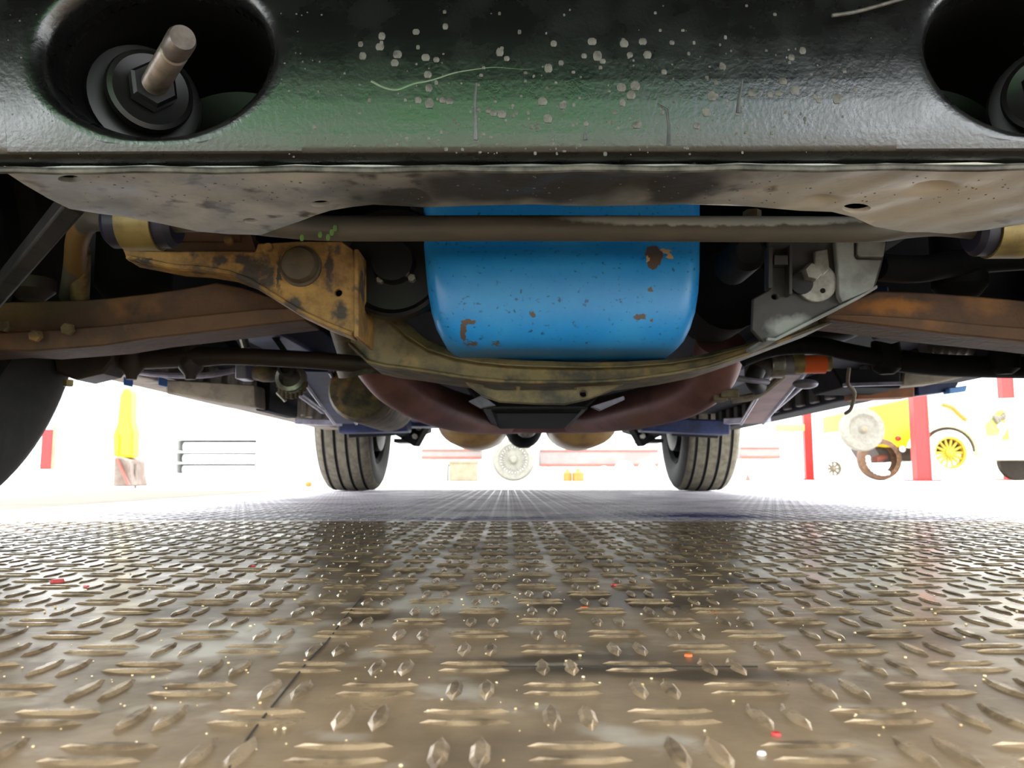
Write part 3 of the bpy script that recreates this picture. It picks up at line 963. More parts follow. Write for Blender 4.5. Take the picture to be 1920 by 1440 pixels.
cl_ = MB().tube(smoothpath([P(1292, 712, 1.03), P(1320, 706, 1.02), P(1345, 725, 1.02), P(1352, 742, 1.03)], 4), .0055, 10)
cl_.tube([P(1335, 730, 1.02), P(1372, 742, 1.02)], .006, 10)
cl_.box(P(1338, 752, 1.01), P(1352, 722, 1.04)); cl_.box(P(1352, 745, 1.005), P(1372, 735, 1.04))
obj('exhaust_clamp', cl_, olive_grime, ex2, 'brassy U-bolt exhaust clamp', bevel=.001)
tp = [(720, 870, 1138), (748, 895, 1118), (762, 915, 1095), (775, 926, 1086)]
rg = []
for py, a, b in tp:
    A, B = P(a, py, 1.04), P(b, py, 1.04)
    rg.append([A, B, B + Vector((0, .35, 0)), A + Vector((0, .35, 0))])
gear = obj('gearbox_pan', MB().loft(rg), black, car, 'black gearbox pan with a folded rim', bevel=.003)
mb = MB()
A, B = P(905, 767, 1.03), P(1102, 767, 1.03)
mb.box((A.x, 1.03, A.z), (B.x, 1.38, A.z + .004))
obj('pan_rim', mb, dark_metal, gear, bevel=.001)
obj('gearbox_case', MB().lathe((X0, 1.15, .34), (0, 1, 0), [(0, .17), (.12, .16), (.3, .10), (.9, .08)], 24), black, gear)
obj('driveshaft', MB().tube([(X0, 2.0, .33), (X0, 3.3, .31)], .035, 18), dark_metal, gear)
mb = MB().plate([P(x, y, 1.02) for x, y in [(878, 752), (905, 740), (930, 760), (900, 765)]], (0, .01, 0))
obj('heat_shield', mb, lilac, gear, bevel=.001)
mb = MB().plate([P(x, y, 1.02) for x, y in [(1108, 762), (1170, 742), (1172, 749), (1125, 770)]], (0, .01, 0))
obj('heat_shield', mb, lilac, gear, bevel=.001)
# starter / muffler barrels behind the crossmember
mb = MB().lathe(P(672, 728, 1.28), (0, 1, 0), [(0, .03), (.004, .048), (.02, .054), (.3, .054), (.32, .04)], 28)
obj('silencer', mb, olive_grime, car, 'brassy barrel silencer left of the gearbox')

# ---------------------------------------------------------------- underbody
fp = MB()
fp.box((X0 - .74, 1.10, .30), (X0 + .74, 3.02, .32))
fp.box((X0 - .50, 3.02, .36), (X0 + .50, 4.25, .38))
floor_pan = obj('floor_pan', fp, under, car, 'dark underside of the cabin floor', smooth=0)
for s in (-1, 1):
    b = MB().box((X0 + s * .74 - .04, 1.06, .238), (X0 + s * .74 + .04, 3.0, .40))
    sill = obj('sill', b, under if s > 0 else beige_pan, floor_pan, smooth=0, bevel=.006)
    for k in range(16):
        y = 1.35 + k * .1
        b = MB().box((X0 + s * .70 - .012, y, .246), (X0 + s * .70 + .012, y + .045, .30))
        obj('floor_rib', b, beige_pan if s < 0 else dark_rust, floor_pan, smooth=0, bevel=.004)
    # frame rail
    b = MB().beam((X0 + s * .40, 1.0, .285), (X0 + s * .36, 3.0, .268), .07, .05)
    rail = obj('frame_rail', b, navy, car, 'navy frame rail under the %s floor' % ('left' if s < 0 else 'right'), bevel=.004)
    b = MB().beam((X0 + s * .52, 2.75, .25), (X0 + s * .16, 2.75, .25), .12, .035)
    obj('cross_brace', b, navy, rail, bevel=.004)
    # diagonal braces with bright edges
    a1, b1 = (P(588, 690, 1.25), P(648, 790, 1.9)) if s < 0 else (P(1480, 690, 1.25), P(1410, 790, 1.9))
    b = MB().beam(a1, b1, .05, .012)
    dg = obj('diagonal_brace', b, navy if s < 0 else exhaust, rail, bevel=.002)
    for t in (-1, 1):
        e = Vector((t * .026, 0, -.006))
        obj('brace_edge', MB().tube([a1 + e, b1 + e], .0035, 8), lilac, dg)
    a1, b1 = (P(556, 735, 1.35), P(606, 772, 1.6)) if s < 0 else (P(1530, 700, 1.3), P(1450, 770, 1.7))
    obj('brace_strut', MB().tube([a1, b1], .005, 10), lilac, rail)
    a1, b1 = (P(555, 790, 2.2), P(640, 793, 2.2)) if s < 0 else (P(1362, 790, 2.2), P(1440, 786, 2.1))
    obj('seam_strip', MB().beam(a1, b1, .03, .016), lilac, rail, bevel=.002)
    a1, b1 = (P(640, 800, 2.55), P(768, 797, 2.55)) if s < 0 else (P(1200, 796, 2.55), P(1362, 803, 2.55))
    obj('torque_box', MB().beam(a1, b1, .1, .045), navy, rail, bevel=.006)
    a1, b1 = (P(655, 810, 2.7), P(740, 806, 2.7)) if s < 0 else (P(1260, 806, 2.7), P(1345, 811, 2.7))
    obj('spring_eye', MB().tube([a1, b1], .02, 12), under, rail)

# pipes, joints and fittings seen left of the silencer
misc = MB().tube(smoothpath([P(150, 700, 1.25), P(200, 688, 1.25), P(240, 694, 1.25), P(300, 702, 1.25), P(380, 704, 1.25), P(440, 694, 1.25)], 5), .0052, 10)
line = obj('brake_line', misc, lilac, car, 'pale lilac pipe along the left floor')
obj('connector', MB().box(P(440, 710, 1.24), P(478, 686, 1.28)), lilac, line, bevel=.002)
obj('connector_body', MB().lathe(P(476, 700, 1.25), (1, 0, 0), [(0, .010), (.015, .014), (.03, .014), (.045, .01)], 14), olive_grime, line)
for x in (240, 305):
    obj('clip', MB().box(P(x - 9, 722, 1.22), P(x + 10, 711, 1.25)), mat('blue_clip', (60, 120, 200), rough=.5), line, bevel=.001)
mb = MB().lathe(P(548, 712, 1.15), (0, -1, .25), [(0, .022), (.012, .022), (.014, .016), (.004, .013)], 22)
cf = obj('linkage_ring', mb, silver, car, 'ring of small bolts on the clutch linkage, left of centre')
for k in range(9):
    a = math.pi * (1.05 + k * .1125)
    c = P(548, 712, 1.14) + Vector((.020 * math.cos(a), 0, .020 * math.sin(a)))
    mb = MB(); hexhead(mb, c, (0, 0, -1), .0035, .008)
    obj('bolt', mb, olive_grime, cf, smooth=30)
obj('linkage_cup', MB().lathe(P(540, 692, 1.13), (0, -1, 0), [(0, .012), (.012, .012), (.013, .008), (.004, .007)], 20), dark_metal, cf)
obj('ball_stud', MB().tube([P(452, 620, 1.1), P(462, 655, 1.1)], .006, 10), silver, cf)
obj('ball', MB().ball(P(457, 622, 1.1), .012), dark_metal, cf)
obj('small_lever', MB().beam(P(510, 625, 1.1), P(535, 660, 1.1), .012, .006), dark_metal, cf)
gv = MB().tube([P(520, 735, 1.2), P(536, 752, 1.2)], .003, 8)
obj('grease_nipple', gv, silver, cf)
blk = MB().box(P(478, 770, 1.5), P(560, 722, 1.7))
obj('dark_bracket', blk, black, cf, bevel=.004)
sh = MB().plate([P(x, y, 1.45) for x, y in [(310, 712), (480, 722), (482, 765), (400, 752), (310, 738)]], (0, .3, 0))
obj('floor_box', sh, beige_pan, floor_pan, bevel=.004)
sh = MB().plate([P(x, y, 1.12) for x, y in [(230, 640), (420, 625), (440, 660), (230, 665)]], (0, .05, 0))
obj('gearbox_mount', sh, under, floor_pan, bevel=.004)

# hose, clamp and fittings to the right
hs = MB().tube(smoothpath([P(1400, 690, 1.12), P(1425, 690, 1.12), P(1450, 684, 1.13), P(1500, 682, 1.15)], 5), .0165, 16)
hose = obj('fuel_hose', hs, dark_rust, car, 'dark hose with a bright clamp and orange tape on the right')
mb = MB().lathe(P(1442, 684, 1.125), (1, 0, 0), [(0, .0172), (.0, .019), (.018, .019), (.018, .0172)], 22)
for k in range(8):
    p = P(1440, 684, 1.125) + Vector((.004 + k * .0016, -.0195, -.004)); mb.box(p - Vector((.0004, .001, .006)), p + Vector((.0004, .001, .006)))
obj('hose_clamp', mb, silver, hose)
obj('hose_end', MB().lathe(P(1478, 682, 1.14), (1, 0, 0), [(0, .015), (.02, .015), (.022, .011), (.06, .011)], 18), brass, hose)
obj('orange_tape', MB().lathe(P(1494, 683, 1.14), (1, 0, 0), [(0, .0125), (.0, .0135), (.04, .0135), (.04, .0125)], 20), orange_tape, hose)
obj('hose_elbow', MB().tube(smoothpath([P(1420, 692, 1.1), P(1412, 712, 1.1), P(1422, 725, 1.12)], 5), .012, 14), dark_metal, hose)
sp = MB().ball(P(1510, 720, 1.1), (.018, .012, .007), 16, 8)
pl = obj('mount_plate', MB().plate([P(x, y, 1.2) for x, y in [(1560, 690), (1690, 694), (1690, 728), (1580, 726)]], (0, .12, 0)), under, car, 'dark mounting plate with a bright lower edge on the right', bevel=.003)
obj('silver_cap', sp, lilac, pl)
obj('bright_edge', MB().beam(P(1582, 722, 1.19), P(1690, 719, 1.19), .008, .005), lilac, pl)
obj('cream_panel', MB().plate([P(x, y, 1.22) for x, y in [(1693, 697), (1800, 698), (1830, 702), (1760, 718), (1690, 724)]], (0, .05, 0)), beige_pan, pl, bevel=.003)
obj('rusty_panel', MB().plate([P(x, y, 1.30) for x, y in [(1605, 727), (1716, 722), (1716, 744), (1605, 748)]], (0, .05, 0)), mat('orange_rust', (150, 84, 36), (96, 72, 54), rough=.7, scale=10), pl, bevel=.003)
obj('navy_panel', MB().plate([P(x, y, 1.30) for x, y in [(1718, 724), (1800, 716), (1790, 733), (1720, 742)]], (0, .05, 0)), navy, pl, bevel=.003)
obj('blue_bit', MB().plate([P(x, y, 1.29) for x, y in [(1778, 728), (1815, 722), (1812, 734), (1780, 738)]], (0, .02, 0)), mat('blue_bit', (90, 140, 200), rough=.5), pl, bevel=.002)
obj('wire', MB().tube(smoothpath([P(1592, 690, 1.15), P(1590, 720, 1.15), P(1602, 735, 1.16), P(1596, 765, 1.18), P(1585, 775, 1.2)], 5), .0028, 8), beige_pan, pl)
obj('silver_linkage', MB().tube(smoothpath([P(1345, 700, 1.08), P(1360, 705, 1.08), P(1400, 712, 1.08), P(1440, 716, 1.1)], 4), .004, 8), lilac, pl)
obj('curved_rail', MB().tube(smoothpath([P(1372, 750, 1.2), P(1420, 740, 1.2), P(1468, 705, 1.2)], 5), .006, 10), beige_pan, pl)
obj('arm_mount', MB().plate([P(x, y, .84) for x, y in [(1640, 600), (1690, 622), (1690, 640), (1650, 632)]], (0, .02, 0)), grey_dust, rb, bevel=.002)

# dark inner structure: aprons, radiator, firewall, right hand brackets
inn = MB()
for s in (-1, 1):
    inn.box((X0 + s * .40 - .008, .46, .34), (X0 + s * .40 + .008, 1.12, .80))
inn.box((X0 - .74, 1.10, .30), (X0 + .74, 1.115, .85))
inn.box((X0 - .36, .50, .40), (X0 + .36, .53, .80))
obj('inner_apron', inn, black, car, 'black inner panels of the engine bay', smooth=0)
mb = MB().lathe(P(1372, 540, .86), (0, 1, 0), [(0, .02), (.01, .045), (.1, .045)], 24)
obj('starter_motor', mb, black, car, 'black cylinder in the shadow right of the oil pan')
mb = MB().lathe(P(1405, 470, .72), (0, 1, 0), [(0, .012), (.006, .018), (.06, .018)], 20)
pmp = obj('fuel_pump', mb, dark_metal, car, 'dark pump housing behind the right end of the sway bar')
mb = MB(); hexhead(mb, P(1410, 396, .60), (0, 0, -1), .007, .01)
obj('bolt', mb, olive_grime, pmp)
obj('hose', MB().tube(smoothpath([P(1640, 500, .70), P(1720, 505, .74), P(1820, 490, .78), P(1960, 480, .8)], 5), .013, 12), black, pmp)
sp_ = MB().lathe(P(1800, 545, .80), (0, 0, 1), [(-.012, .006), (-.006, .018), (.004, .026), (.1, .026), (.105, .02)], 22)
obj('shock_absorber', sp_, black, car, 'grey shock absorber body above the right control arm')
sp_ = MB().lathe(P(250, 548, .86), (0, 0, 1), [(-.02, .008), (-.012, .026), (.004, .04), (.1, .04), (.105, .03)], 26)
obj('shock_absorber', sp_, black, car, 'dark shock absorber body above the left control arm')
mb = MB().lathe(P(60, 545, .80), (0, 0, 1), [(-.01, .012), (.0, .022), (.012, .022), (.02, .012)], 16)
obj('ball_joint', mb, dark_rust, al)
obj('end_link', MB().tube([P(152, 470, .70), P(150, 560, .75)], .0085, 12), olive_grime, sway)

# wheels
def wheel(cx, cy, inner_side, w, R, tread_m, label, front=False):
    """inner_side: +1 if the car centre is at larger X"""
    rg_pos = [-.33, -.11, .11, .33]
    prof_ = [(-w / 2 * .86, R * .62), (-w / 2 * 1.02, R * .74), (-w / 2 * 1.03, R * .84), (-w / 2 * .97, R * .91), (-w / 2 * .88, R * .96), (-w / 2 * .78, R * .985)]
    xs = -w / 2 * .80
    for g in rg_pos:
        x = g * w * .95
        prof_ += [(x - .006, R - .009 * (abs(x) / (w / 2)) ** 2.5), (x - .0045, R - .010), (x + .0045, R - .010), (x + .006, R - .009 * (abs(x) / (w / 2)) ** 2.5)]
    prof_ += [(w / 2 * .78, R * .985), (w / 2 * .88, R * .96), (w / 2 * .97, R * .91), (w / 2 * 1.03, R * .84), (w / 2 * 1.02, R * .74), (w / 2 * .86, R * .62), (w / 2 * .5, R * .60), (-w / 2 * .5, R * .60), (-w / 2 * .86, R * .62)]
    R0 = R; me_ = MB().lathe((cx, cy, R + .0012), (1, 0, 0), prof_, 96, close=False)
    tw = obj('wheel', me_, tread_m, car, label, smooth=30)
    tw.data.materials.append(groove_rubber)
    n = 96
    seg = {i for g in range(4) for i in (6 + g * 4, 7 + g * 4, 8 + g * 4)}
    for p in tw.data.polygons:
        if p.index // n in seg: p.material_index = 1
    tw.data.materials.append(rubber)
    for p in tw.data.polygons:
        if p.index // n < 4 or p.index // n >= 24: p.material_index = 2
    s = inner_side
    rim = MB().lathe((cx, cy, R), (s, 0, 0), [(w * .44, R * .63), (w * .46, R * .61), (w * .40, R * .56), (-w * .1, R * .54), (-w * .15, R * .5), (-w * .15, R * .1)], 48, close=False)
    obj('rim', rim, dark_metal if front else black, tw)
    dr = MB().lathe((cx, cy, R), (s, 0, 0), [(-w * .1, R * .45), (w * .3, R * .47), (w * .5, R * .45), (w * .52, R * .38), (w * .55, R * .15), (w * .7, R * .14), (w * .7, .002)], 36)
    obj('brake_drum', dr, dark_metal, tw)
    return tw


TR, TF = .315, .31
wheel(X0 - .748, 3.44, 1, .222, TR, tyre_dusty, 'left rear tyre with four straight tread grooves')
wheel(X0 + .732, 3.44, -1, .222, TR, tyre_dusty, 'right rear tyre with four straight tread grooves')
wheel(X0 - .705, .723, 1, .215, TF, rubber, 'left front tyre, a dark curve at the frame edge', True)
wheel(X0 + .715, .723, -1, .215, TF, rubber, 'right front tyre, a dark sliver at the right frame edge', True)
# rear axle, silencers, springs
ax_ = obj('rear_axle', MB().tube([(X0 - .64, 3.44, .315), (X0 + .64, 3.44, .315)], .038, 18), dark_metal, car, 'dark rear axle between the rear tyres')
obj('differential', MB().ball((X0 - .02, 3.40, .285), (.085, .12, .105), 24, 12), black, ax_)
obj('differential_cover', MB().ball((X0 - .01, 3.27, .275), (.05, .03, .055), 18, 10), silver, ax_)
for s in (-1, 1):
    c = P(890 if s < 0 else 1086, 805, 3.05)
    rg = []
    for d, k in ((0, .5), (.03, .9), (.08, 1), (.42, 1), (.47, .9), (.5, .5)):
        rg.append([(c.x + .125 * k * math.cos(2 * math.pi * q / 28), 2.8 + d,   .255 + .090 * k * math.sin(2 * math.pi * q / 28)) for q in range(28)])
    mf = obj('rear_silencer', MB().loft(rg), mat('brassy_silencer', (150, 118, 66), (116, 86, 52), rough=.45, scale=12), car, 'rounded brassy silencer %s of the differential' % ('left' if s < 0 else 'right'), smooth=60)
    obj('hanger', MB().tube([(c.x - s * .1, 2.82, .235), (c.x - s * .1, 2.79, .24)], .013, 10), silver, mf)
    obj('inlet_pipe', MB().tube([(c.x, 2.3, .262), (c.x, 2.85, .255)], .03, 16), exhaust, mf)
    ls = MB().beam((X0 + s * .52, 2.8, .26), (X0 + s * .52, 3.44, .24), .06, .03); ls.beam((X0 + s * .52, 3.44, .24), (X0 + s * .52, 4.1, .30), .06, .03)
    spg = obj('leaf_spring', ls, under, car, '%s rear leaf spring inboard of the tyre' % ('left' if s < 0 else 'right'), bevel=.004)
    obj('spring_plate', MB().box((X0 + s * .52 - .05, 3.36, .205), (X0 + s * .52 + .05, 3.52, .222)), dark_metal, spg, bevel=.003)
    obj('damper', MB().beam((X0 + s * .49, 3.33, .20), (X0 + s * .40, 3.30, .36), .06, .06), black, spg, bevel=.006)
    for q in range(2):
        mb = MB(); hexhead(mb, (X0 + s * (.47 - q * .015), 3.29, .228 + q * .035), (0, -1, 0), .013, .012)
        obj('bolt', mb, silver, spg, smooth=30)

# outer body: shades everything from above
body = MB()
body.box((X0 - .84, .05, .80), (X0 + .84, 4.45, .83))
body_o = obj('body_shell', body, navy, car, 'blue outer body of the car', smooth=0)
for s in (-1, 1):
    ol = [(.05, .40), (.30, .34)]
    for k in range(13):
        a = math.pi * (1 - k / 12); ol.append((.74 + .37 * math.cos(a), .30 + .37 * math.sin(a)))
    ol += [(1.14, .26), (3.02, .26)]
    for k in range(13):
        a = math.pi * (1 - k / 12); ol.append((3.44 + .37 * math.cos(a), .32 + .36 * math.sin(a)))
    ol += [(3.86, .34), (4.45, .40), (4.45, .82), (.05, .82)]
    x = X0 + s * .85
    obj('fender', MB().plate([(x, y, z) for y, z in ol], (s * .012, 0, 0)), navy, body_o, smooth=0)
val = MB()
val.box((X0 - .84, .04, .345), (X0 + .84, .37, .36))
val.box((X0 - .84, .04, .345), (X0 + .84, .06, .80))
obj('front_valance', val, black, body_o, smooth=0)
obj('front_bumper', MB().tube(smoothpath([(X0 - .82, .10, .52), (X0 - .6, -.0, .52), (X0, -.02, .52), (X0 + .6, -.0, .52), (X0 + .82, .10, .52)], 5), .05, 14), silver, body_o)
obj('rear_panel', MB().box((X0 - .84, 4.43, .40), (X0 + .84, 4.45, .80)), navy, body_o, smooth=0)

# ---------------------------------------------------------------- the workshop behind
GZ = -.0075


def gp(px, Y):
    p = P(px, HORY, Y)
    return Vector((p.x, Y, GZ))


def hgt(py, Y):
    return P(973, py, Y).z


YB_ = 11.2


def spoked_wheel(name, px, py, r_px, Y, tyre_m, rim_m, label, cat, group=None, spokes=12, tilt=0, parent=None):
    c = P(px, py, Y)
    R = r_px * Y / F
    ax = Vector((math.sin(tilt), -math.cos(tilt), 0))
    rot = Matrix.Rotation(tilt, 3, 'Z')
    if parent is None:
        root = empty(name, (c.x, c.y, c.z - R), label, cat, group)
    else:
        root = parent
    t = MB().lathe(c - ax * .06, ax, [(0, R * .72), (.0, R * .9), (.03, R), (.09, R), (.12, R * .9), (.12, R * .72)], 40)
    # open ring
    t.f = t.f[:-2]
    n = 40
    for k in range(n):
        t.f.append((k, (k + 1) % n, 5 * n + (k + 1) % n, 5 * n + k))
    obj('tyre', t, tyre_m, root)
    rm = MB().lathe(c - ax * .04, ax, [(0, R * .72), (.0, R * .62), (.08, R * .62), (.08, R * .72)], 36)
    rm.f = rm.f[:-2]
    obj('rim', rm, rim_m, root)
    u = rot @ Vector((1, 0, 0)); w = Vector((0, 0, 1))
    for k in range(spokes):
        a = 2 * math.pi * k / spokes
        d = u * math.cos(a) + w * math.sin(a)
        obj('spoke', MB().tube([c + d * R * .1, c + d * R * .66], [.02, .016], 8), rim_m, root)
    obj('hub', MB().lathe(c - ax * .05, ax, [(0, R * .2), (.1, R * .2), (.14, R * .1)], 20), rim_m, root)
    return root


def post(px, ytop, ybot, wpx, Y, label, base=True, m=red):
    p = gp(px, Y)
    w = wpx * Y / F
    zt = hgt(ytop, Y)
    root = empty('lift_post', (p.x, p.y, GZ), label, 'lift post', 'red lift posts around the workshop')
    b = MB()
    for dx in (-1, 1):
        b.box((p.x + dx * w * .42 - w * .08, Y - w * .4, GZ + .02), (p.x + dx * w * .42 + w * .08, Y + w * .4, zt))
    b.box((p.x - w * .42, Y + w * .3, GZ + .02), (p.x + w * .42, Y + w * .4, zt))
    b.box((p.x - w * .42, Y - w * .38, GZ + .02), (p.x + w * .42, Y - w * .3, zt))
    obj('column', b, m, root, smooth=0, bevel=.004)
    obj('foot_plate', MB().box((p.x - w * .9, Y - w * .8, GZ), (p.x + w * .9, Y + w * .8, GZ + .02)), m, root, smooth=0)
    obj('head', MB().box((p.x - w * .65, Y - w * .5, zt), (p.x + w * .65, Y + w * .5, zt + w * .5)), m, root, smooth=0, bevel=.004)
    return root


post(1729, 660, 897, 27, 10.2, 'wide red lift post between the cream car and the yellow buggy')
post(1517, 640, 895, 15, 12.5, 'thin red lift post near the right rear tyre')
post(1897, 706, 897, 22, 13.0, 'red lift post behind the cream car at the right edge')
# short red column with a white base, far left behind the front tyre
p = gp(100, 6.0)
rc = empty('red_cabinet', p, 'short red cabinet on a white plinth beside the left front tyre', 'cabinet')
w = 12 * 6 / F
obj('cabinet_body', MB().box((p.x - w, 5.9, hgt(880, 6)), (p.x + w * .7, 5.95, hgt(806, 6))), red, rc, smooth=0, bevel=.004)
obj('plinth', MB().box((p.x - w * 1.1, 5.9, GZ), (p.x + w, 5.96, hgt(880, 6))), white_paint, rc, smooth=0, bevel=.004)
obj('side_frame', MB().box((p.x + w * .7, 5.9, hgt(880, 6)), (p.x + w, 5.93, hgt(800, 6))), card, rc, smooth=0, bevel=.003)

# yellow upright thing standing in a canvas-covered base
Yy = 4.6
p = gp(228, Yy)
ye = empty('yellow_jack', p, 'tall yellow upright with rounded top on a taupe base, left', 'floor jack')
s = Yy / F
yo = [(216, 858), (212, 810), (218, 795), (224, 740), (230, 728), (240, 727), (245, 738), (244, 790), (250, 812), (248, 858)]
obj('upright', MB().plate([P(x, y, Yy) for x, y in yo], (0, .09, 0)), yellow, ye, bevel=.012)
obj('upright_rib', MB().plate([P(x, y, Yy - .012) for x, y in [(213, 856), (212, 812), (222, 814), (222, 856)]], (0, .012, 0)), yellow, ye, bevel=.003)
obj('base_block', MB().box((P(191, 0, Yy).x, Yy - .05, GZ), (P(213, 0, Yy).x, Yy + .2, hgt(860, Yy))), white_paint, ye, bevel=.006)
tb = [(212, 911), (213, 872), (212, 857), (222, 856), (241, 864), (243, 890), (248, 911)]
obj('canvas_base', MB().plate([P(x, y, Yy - .06) for x, y in [(211, 912), (213, 858), (222, 856), (242, 863), (243, 888), (248, 912)]], (0, .2, 0)), taupe, ye, bevel=.01)
obj('tie_strap', MB().beam(P(219, 860, Yy - .075), P(242, 910, Yy - .075), .012, .02, up=(0, 1, 0)), pink_rail, ye)
obj('thin_pole', MB().tube([gp(255, Yy), P(255, 870, Yy)], .006, 8), taupe, ye)

# white shelf unit with rolls
Ys = 6.5
a, b_ = P(312, 889, Ys), P(490, 822, Ys)
sh = empty('white_shelf', ((a.x + b_.x) / 2, Ys, GZ), 'white shelf rack with three rows of white rolls, left background', 'shelf rack')
obj('frame', MB().box((a.x, Ys, GZ), (a.x + .04, Ys + .4, b_.z)).box((b_.x - .04, Ys, GZ), (b_.x, Ys + .4, b_.z)).box((a.x, Ys + .38, GZ), (b_.x, Ys + .4, b_.z)), white_paint, sh, smooth=0)
obj('kick_board', MB().box((a.x, Ys - .01, GZ), (b_.x, Ys, hgt(889, Ys))), white_paint, sh, smooth=0)
for k, py in enumerate((889, 868, 847, 823)):
    z = hgt(py, Ys)
    obj('shelf_board', MB().box((a.x + .04, Ys, z - .006), (b_.x - .04, Ys + .38, z + .006)), white_paint, sh, smooth=0)
for py, r in ((880, .035), (859, .04), (837, .042)):
    z = hgt(py, Ys)
    obj('roll', MB().tube([(a.x + .09, Ys + .12, z), (b_.x - .07, Ys + .12, z)], r, 16), white_paint, sh)
pp_ = gp(508, 6.2)
obj('paper_scrap', MB().plate([pp_ + Vector((-.05, 0, 0)), pp_ + Vector((.05, 0, 0)), pp_ + Vector((.05, -.02, .09)), pp_ + Vector((-.0, -.01, .07))], (0, .01, 0)), white_paint, label='crumpled pale scrap on the floor beside the white shelf', cat='scrap')
p = P(579, 897, 5)
obj('yellow_scrap', MB().ball((p.x, 5, GZ + .02), (.024, .02, .02), 8, 6), amber, label='small mustard scrap on the floor left of the rear tyre', cat='scrap')

# vehicle parked far behind: spare wheel in the middle, pale rails to each side
spoked_wheel('spoked_wheel', 963, 862, 40, 10.5, pale_tyre, pale_tyre, 'white multi-spoked wheel straight behind the car, between pale rails', 'wheel', spokes=28)
c = P(963, 866, 10.5)
for (x0, x1, y0, y1, Y, lb) in ((788, 904, 842, 861, 10.8, 'pale pink rail left of the white spoked wheel'), (1010, 1236, 843, 875, 10.8, 'broad pale pink rail right of the white spoked wheel'), (1386, 1464, 838, 860, 11.5, 'short pale pink rail right of the right rear tyre')):
    a, b_ = P(x0, y1, Y), P(x1, y0, Y)
    root = empty('lift_rail', ((a.x + b_.x) / 2, Y, GZ), lb, 'rail', 'pale lift rails in the background')
    obj('channel', MB().box((a.x, Y, a.z), (b_.x, Y + .4, b_.z)), rail_pale, root, bevel=.03)
    obj('lower_edge', MB().box((a.x + .02, Y - .012, a.z), (b_.x - .02, Y, a.z + .035)), pink_rail, root, smooth=0)
    obj('upper_edge', MB().box((a.x + .02, Y - .012, b_.z - .025), (b_.x - .02, Y, b_.z)), pink_rail, root, smooth=0)
    for x in (a.x + .15, b_.x - .15):
        obj('leg', MB().box((x - .03, Y + .1, GZ), (x + .03, Y + .3, a.z)), white_paint, root, smooth=0)
for i, (x0, x1, y0, m_, lb) in enumerate(((842, 894, 864, card, 'beige carton standing left of the white spoked wheel'), (775, 838, 870, white_paint, 'white carton behind the left rear tyre, left of the beige carton'), (1008, 1042, 880, white_paint, 'low white carton right of the white spoked wheel'))):
    a, b_ = gp(x0, 10.2), gp(x1, 10.2)
    r = empty('carton', ((a.x + b_.x) / 2, 10.2, GZ), lb, 'carton', 'cartons on the far floor')
    obj('box', MB().box((a.x, 10.2, GZ), (b_.x, 10.5, hgt(y0, 10.2))), m_, r, bevel=.015)
    obj('lid', MB().box((a.x - .008, 10.19, hgt(y0, 10.2) - .03), (b_.x + .008, 10.51, hgt(y0, 10.2) + .006)), m_, r, bevel=.004)
for x, lb in ((1064, 'narrow amber jug, left one of two'), (1084, 'wider amber jug, right one of two')):
    a = gp(x, 10.0); r = .055 if x < 1070 else .075
    z = hgt(879, 10)
    obj('amber_jug', MB().lathe((a.x, 10, GZ), (0, 0, 1), [(0, r * .9), (.01, r), (z * .7, r), (z * .85, r * .6), (z * .95, r * .4), (z + .01, r * .4)], 20), amber, label=lb + ' under the pale rail', cat='jug', group='amber jugs', base=True)
for x, r, lb in ((1132, 14, 'leftmost of three white discs under the pale rail'), (1170, 19, 'largest middle white disc under the pale rail'), (1212, 18, 'white disc under the pale rail nearest the right rear tyre')):
    a = P(x, 897 - r * .85, 10.3); R = r * 10.3 / F
    obj('white_disc', MB().lathe((a.x, 10.3, GZ + R), (0, -1, 0), [(0, R * .95), (.02, R), (.06, R), (.08, R * .9), (.07, R * .5), (.09, R * .2)], 28), white_paint, label=lb, cat='disc', group='white discs under the rail', base=True)

# yellow buggy with a spare wheel at the right
Yv = 11.6
c = gp(1650, Yv)
bug = empty('yellow_buggy', c, 'yellow buggy with pale spare wheel and dark tyre, left of the wide red post', 'buggy')
obj('body', MB().plate([P(x, y, Yv) for x, y in [(1600, 770), (1712, 745), (1712, 840), (1655, 838), (1648, 800), (1600, 805)]], (0, 1.2, 0)), yellow, bug, bevel=.03)
obj('chassis', MB().plate([P(x, y, Yv + .1) for x, y in [(1640, 838), (1712, 838), (1710, 866), (1690, 862), (1660, 868)]], (0, .9, 0)), dark_rust, bug, bevel=.02)
obj('axle', MB().tube([P(1640, 862, Yv + .05), P(1690, 850, Yv + .3)], .05, 12), pink_rail, bug)
cc_ = P(1616, 805, Yv - .4); R = 41 * (Yv - .4) / F
t = MB().lathe(cc_, (0, -1, 0), [(-.1, R * .8), (-.08, R * .97), (0, R), (.06, R * .95), (.07, R * .7), (.03, R * .55), (.03, R * .2), (.07, R * .15), (.07, .01)], 40)
obj('spare_wheel', t, pale_tyre, bug, 'pale spare wheel with a small tan hub')
obj('spare_hub', MB().lathe(cc_ + Vector((0, -.06, 0)), (0, -1, 0), [(0, R * .14), (.05, R * .12), (.06, R * .04)], 16), card, bug)
cc_ = P(1649, 861, Yv); R = (cc_.z - GZ)
t = MB().lathe(cc_, (0, -1, 0), [(-.1, R * .7), (-.09, R * .97), (0, R), (.06, R * .96), (.08, R * .7)], 36, close=False)
obj('tyre', t, brown_rust, bug, 'dark brown tyre')
t = MB()
for k in range(10):
    a_ = math.pi * (1.0 + k * .07) - .2
    t.ball(cc_ + Vector((R * .68 * math.cos(a_ + .1), -.1, R * .68 * math.sin(a_ + .1))), .035, 8, 6)
obj('wheel_weights', t, white_paint, bug)
obj('rear_lamp', MB().lathe(P(1683, 822, Yv), (0, -1, 0), [(0, .04), (.04, .035), (.05, .01)], 14), red, bug)
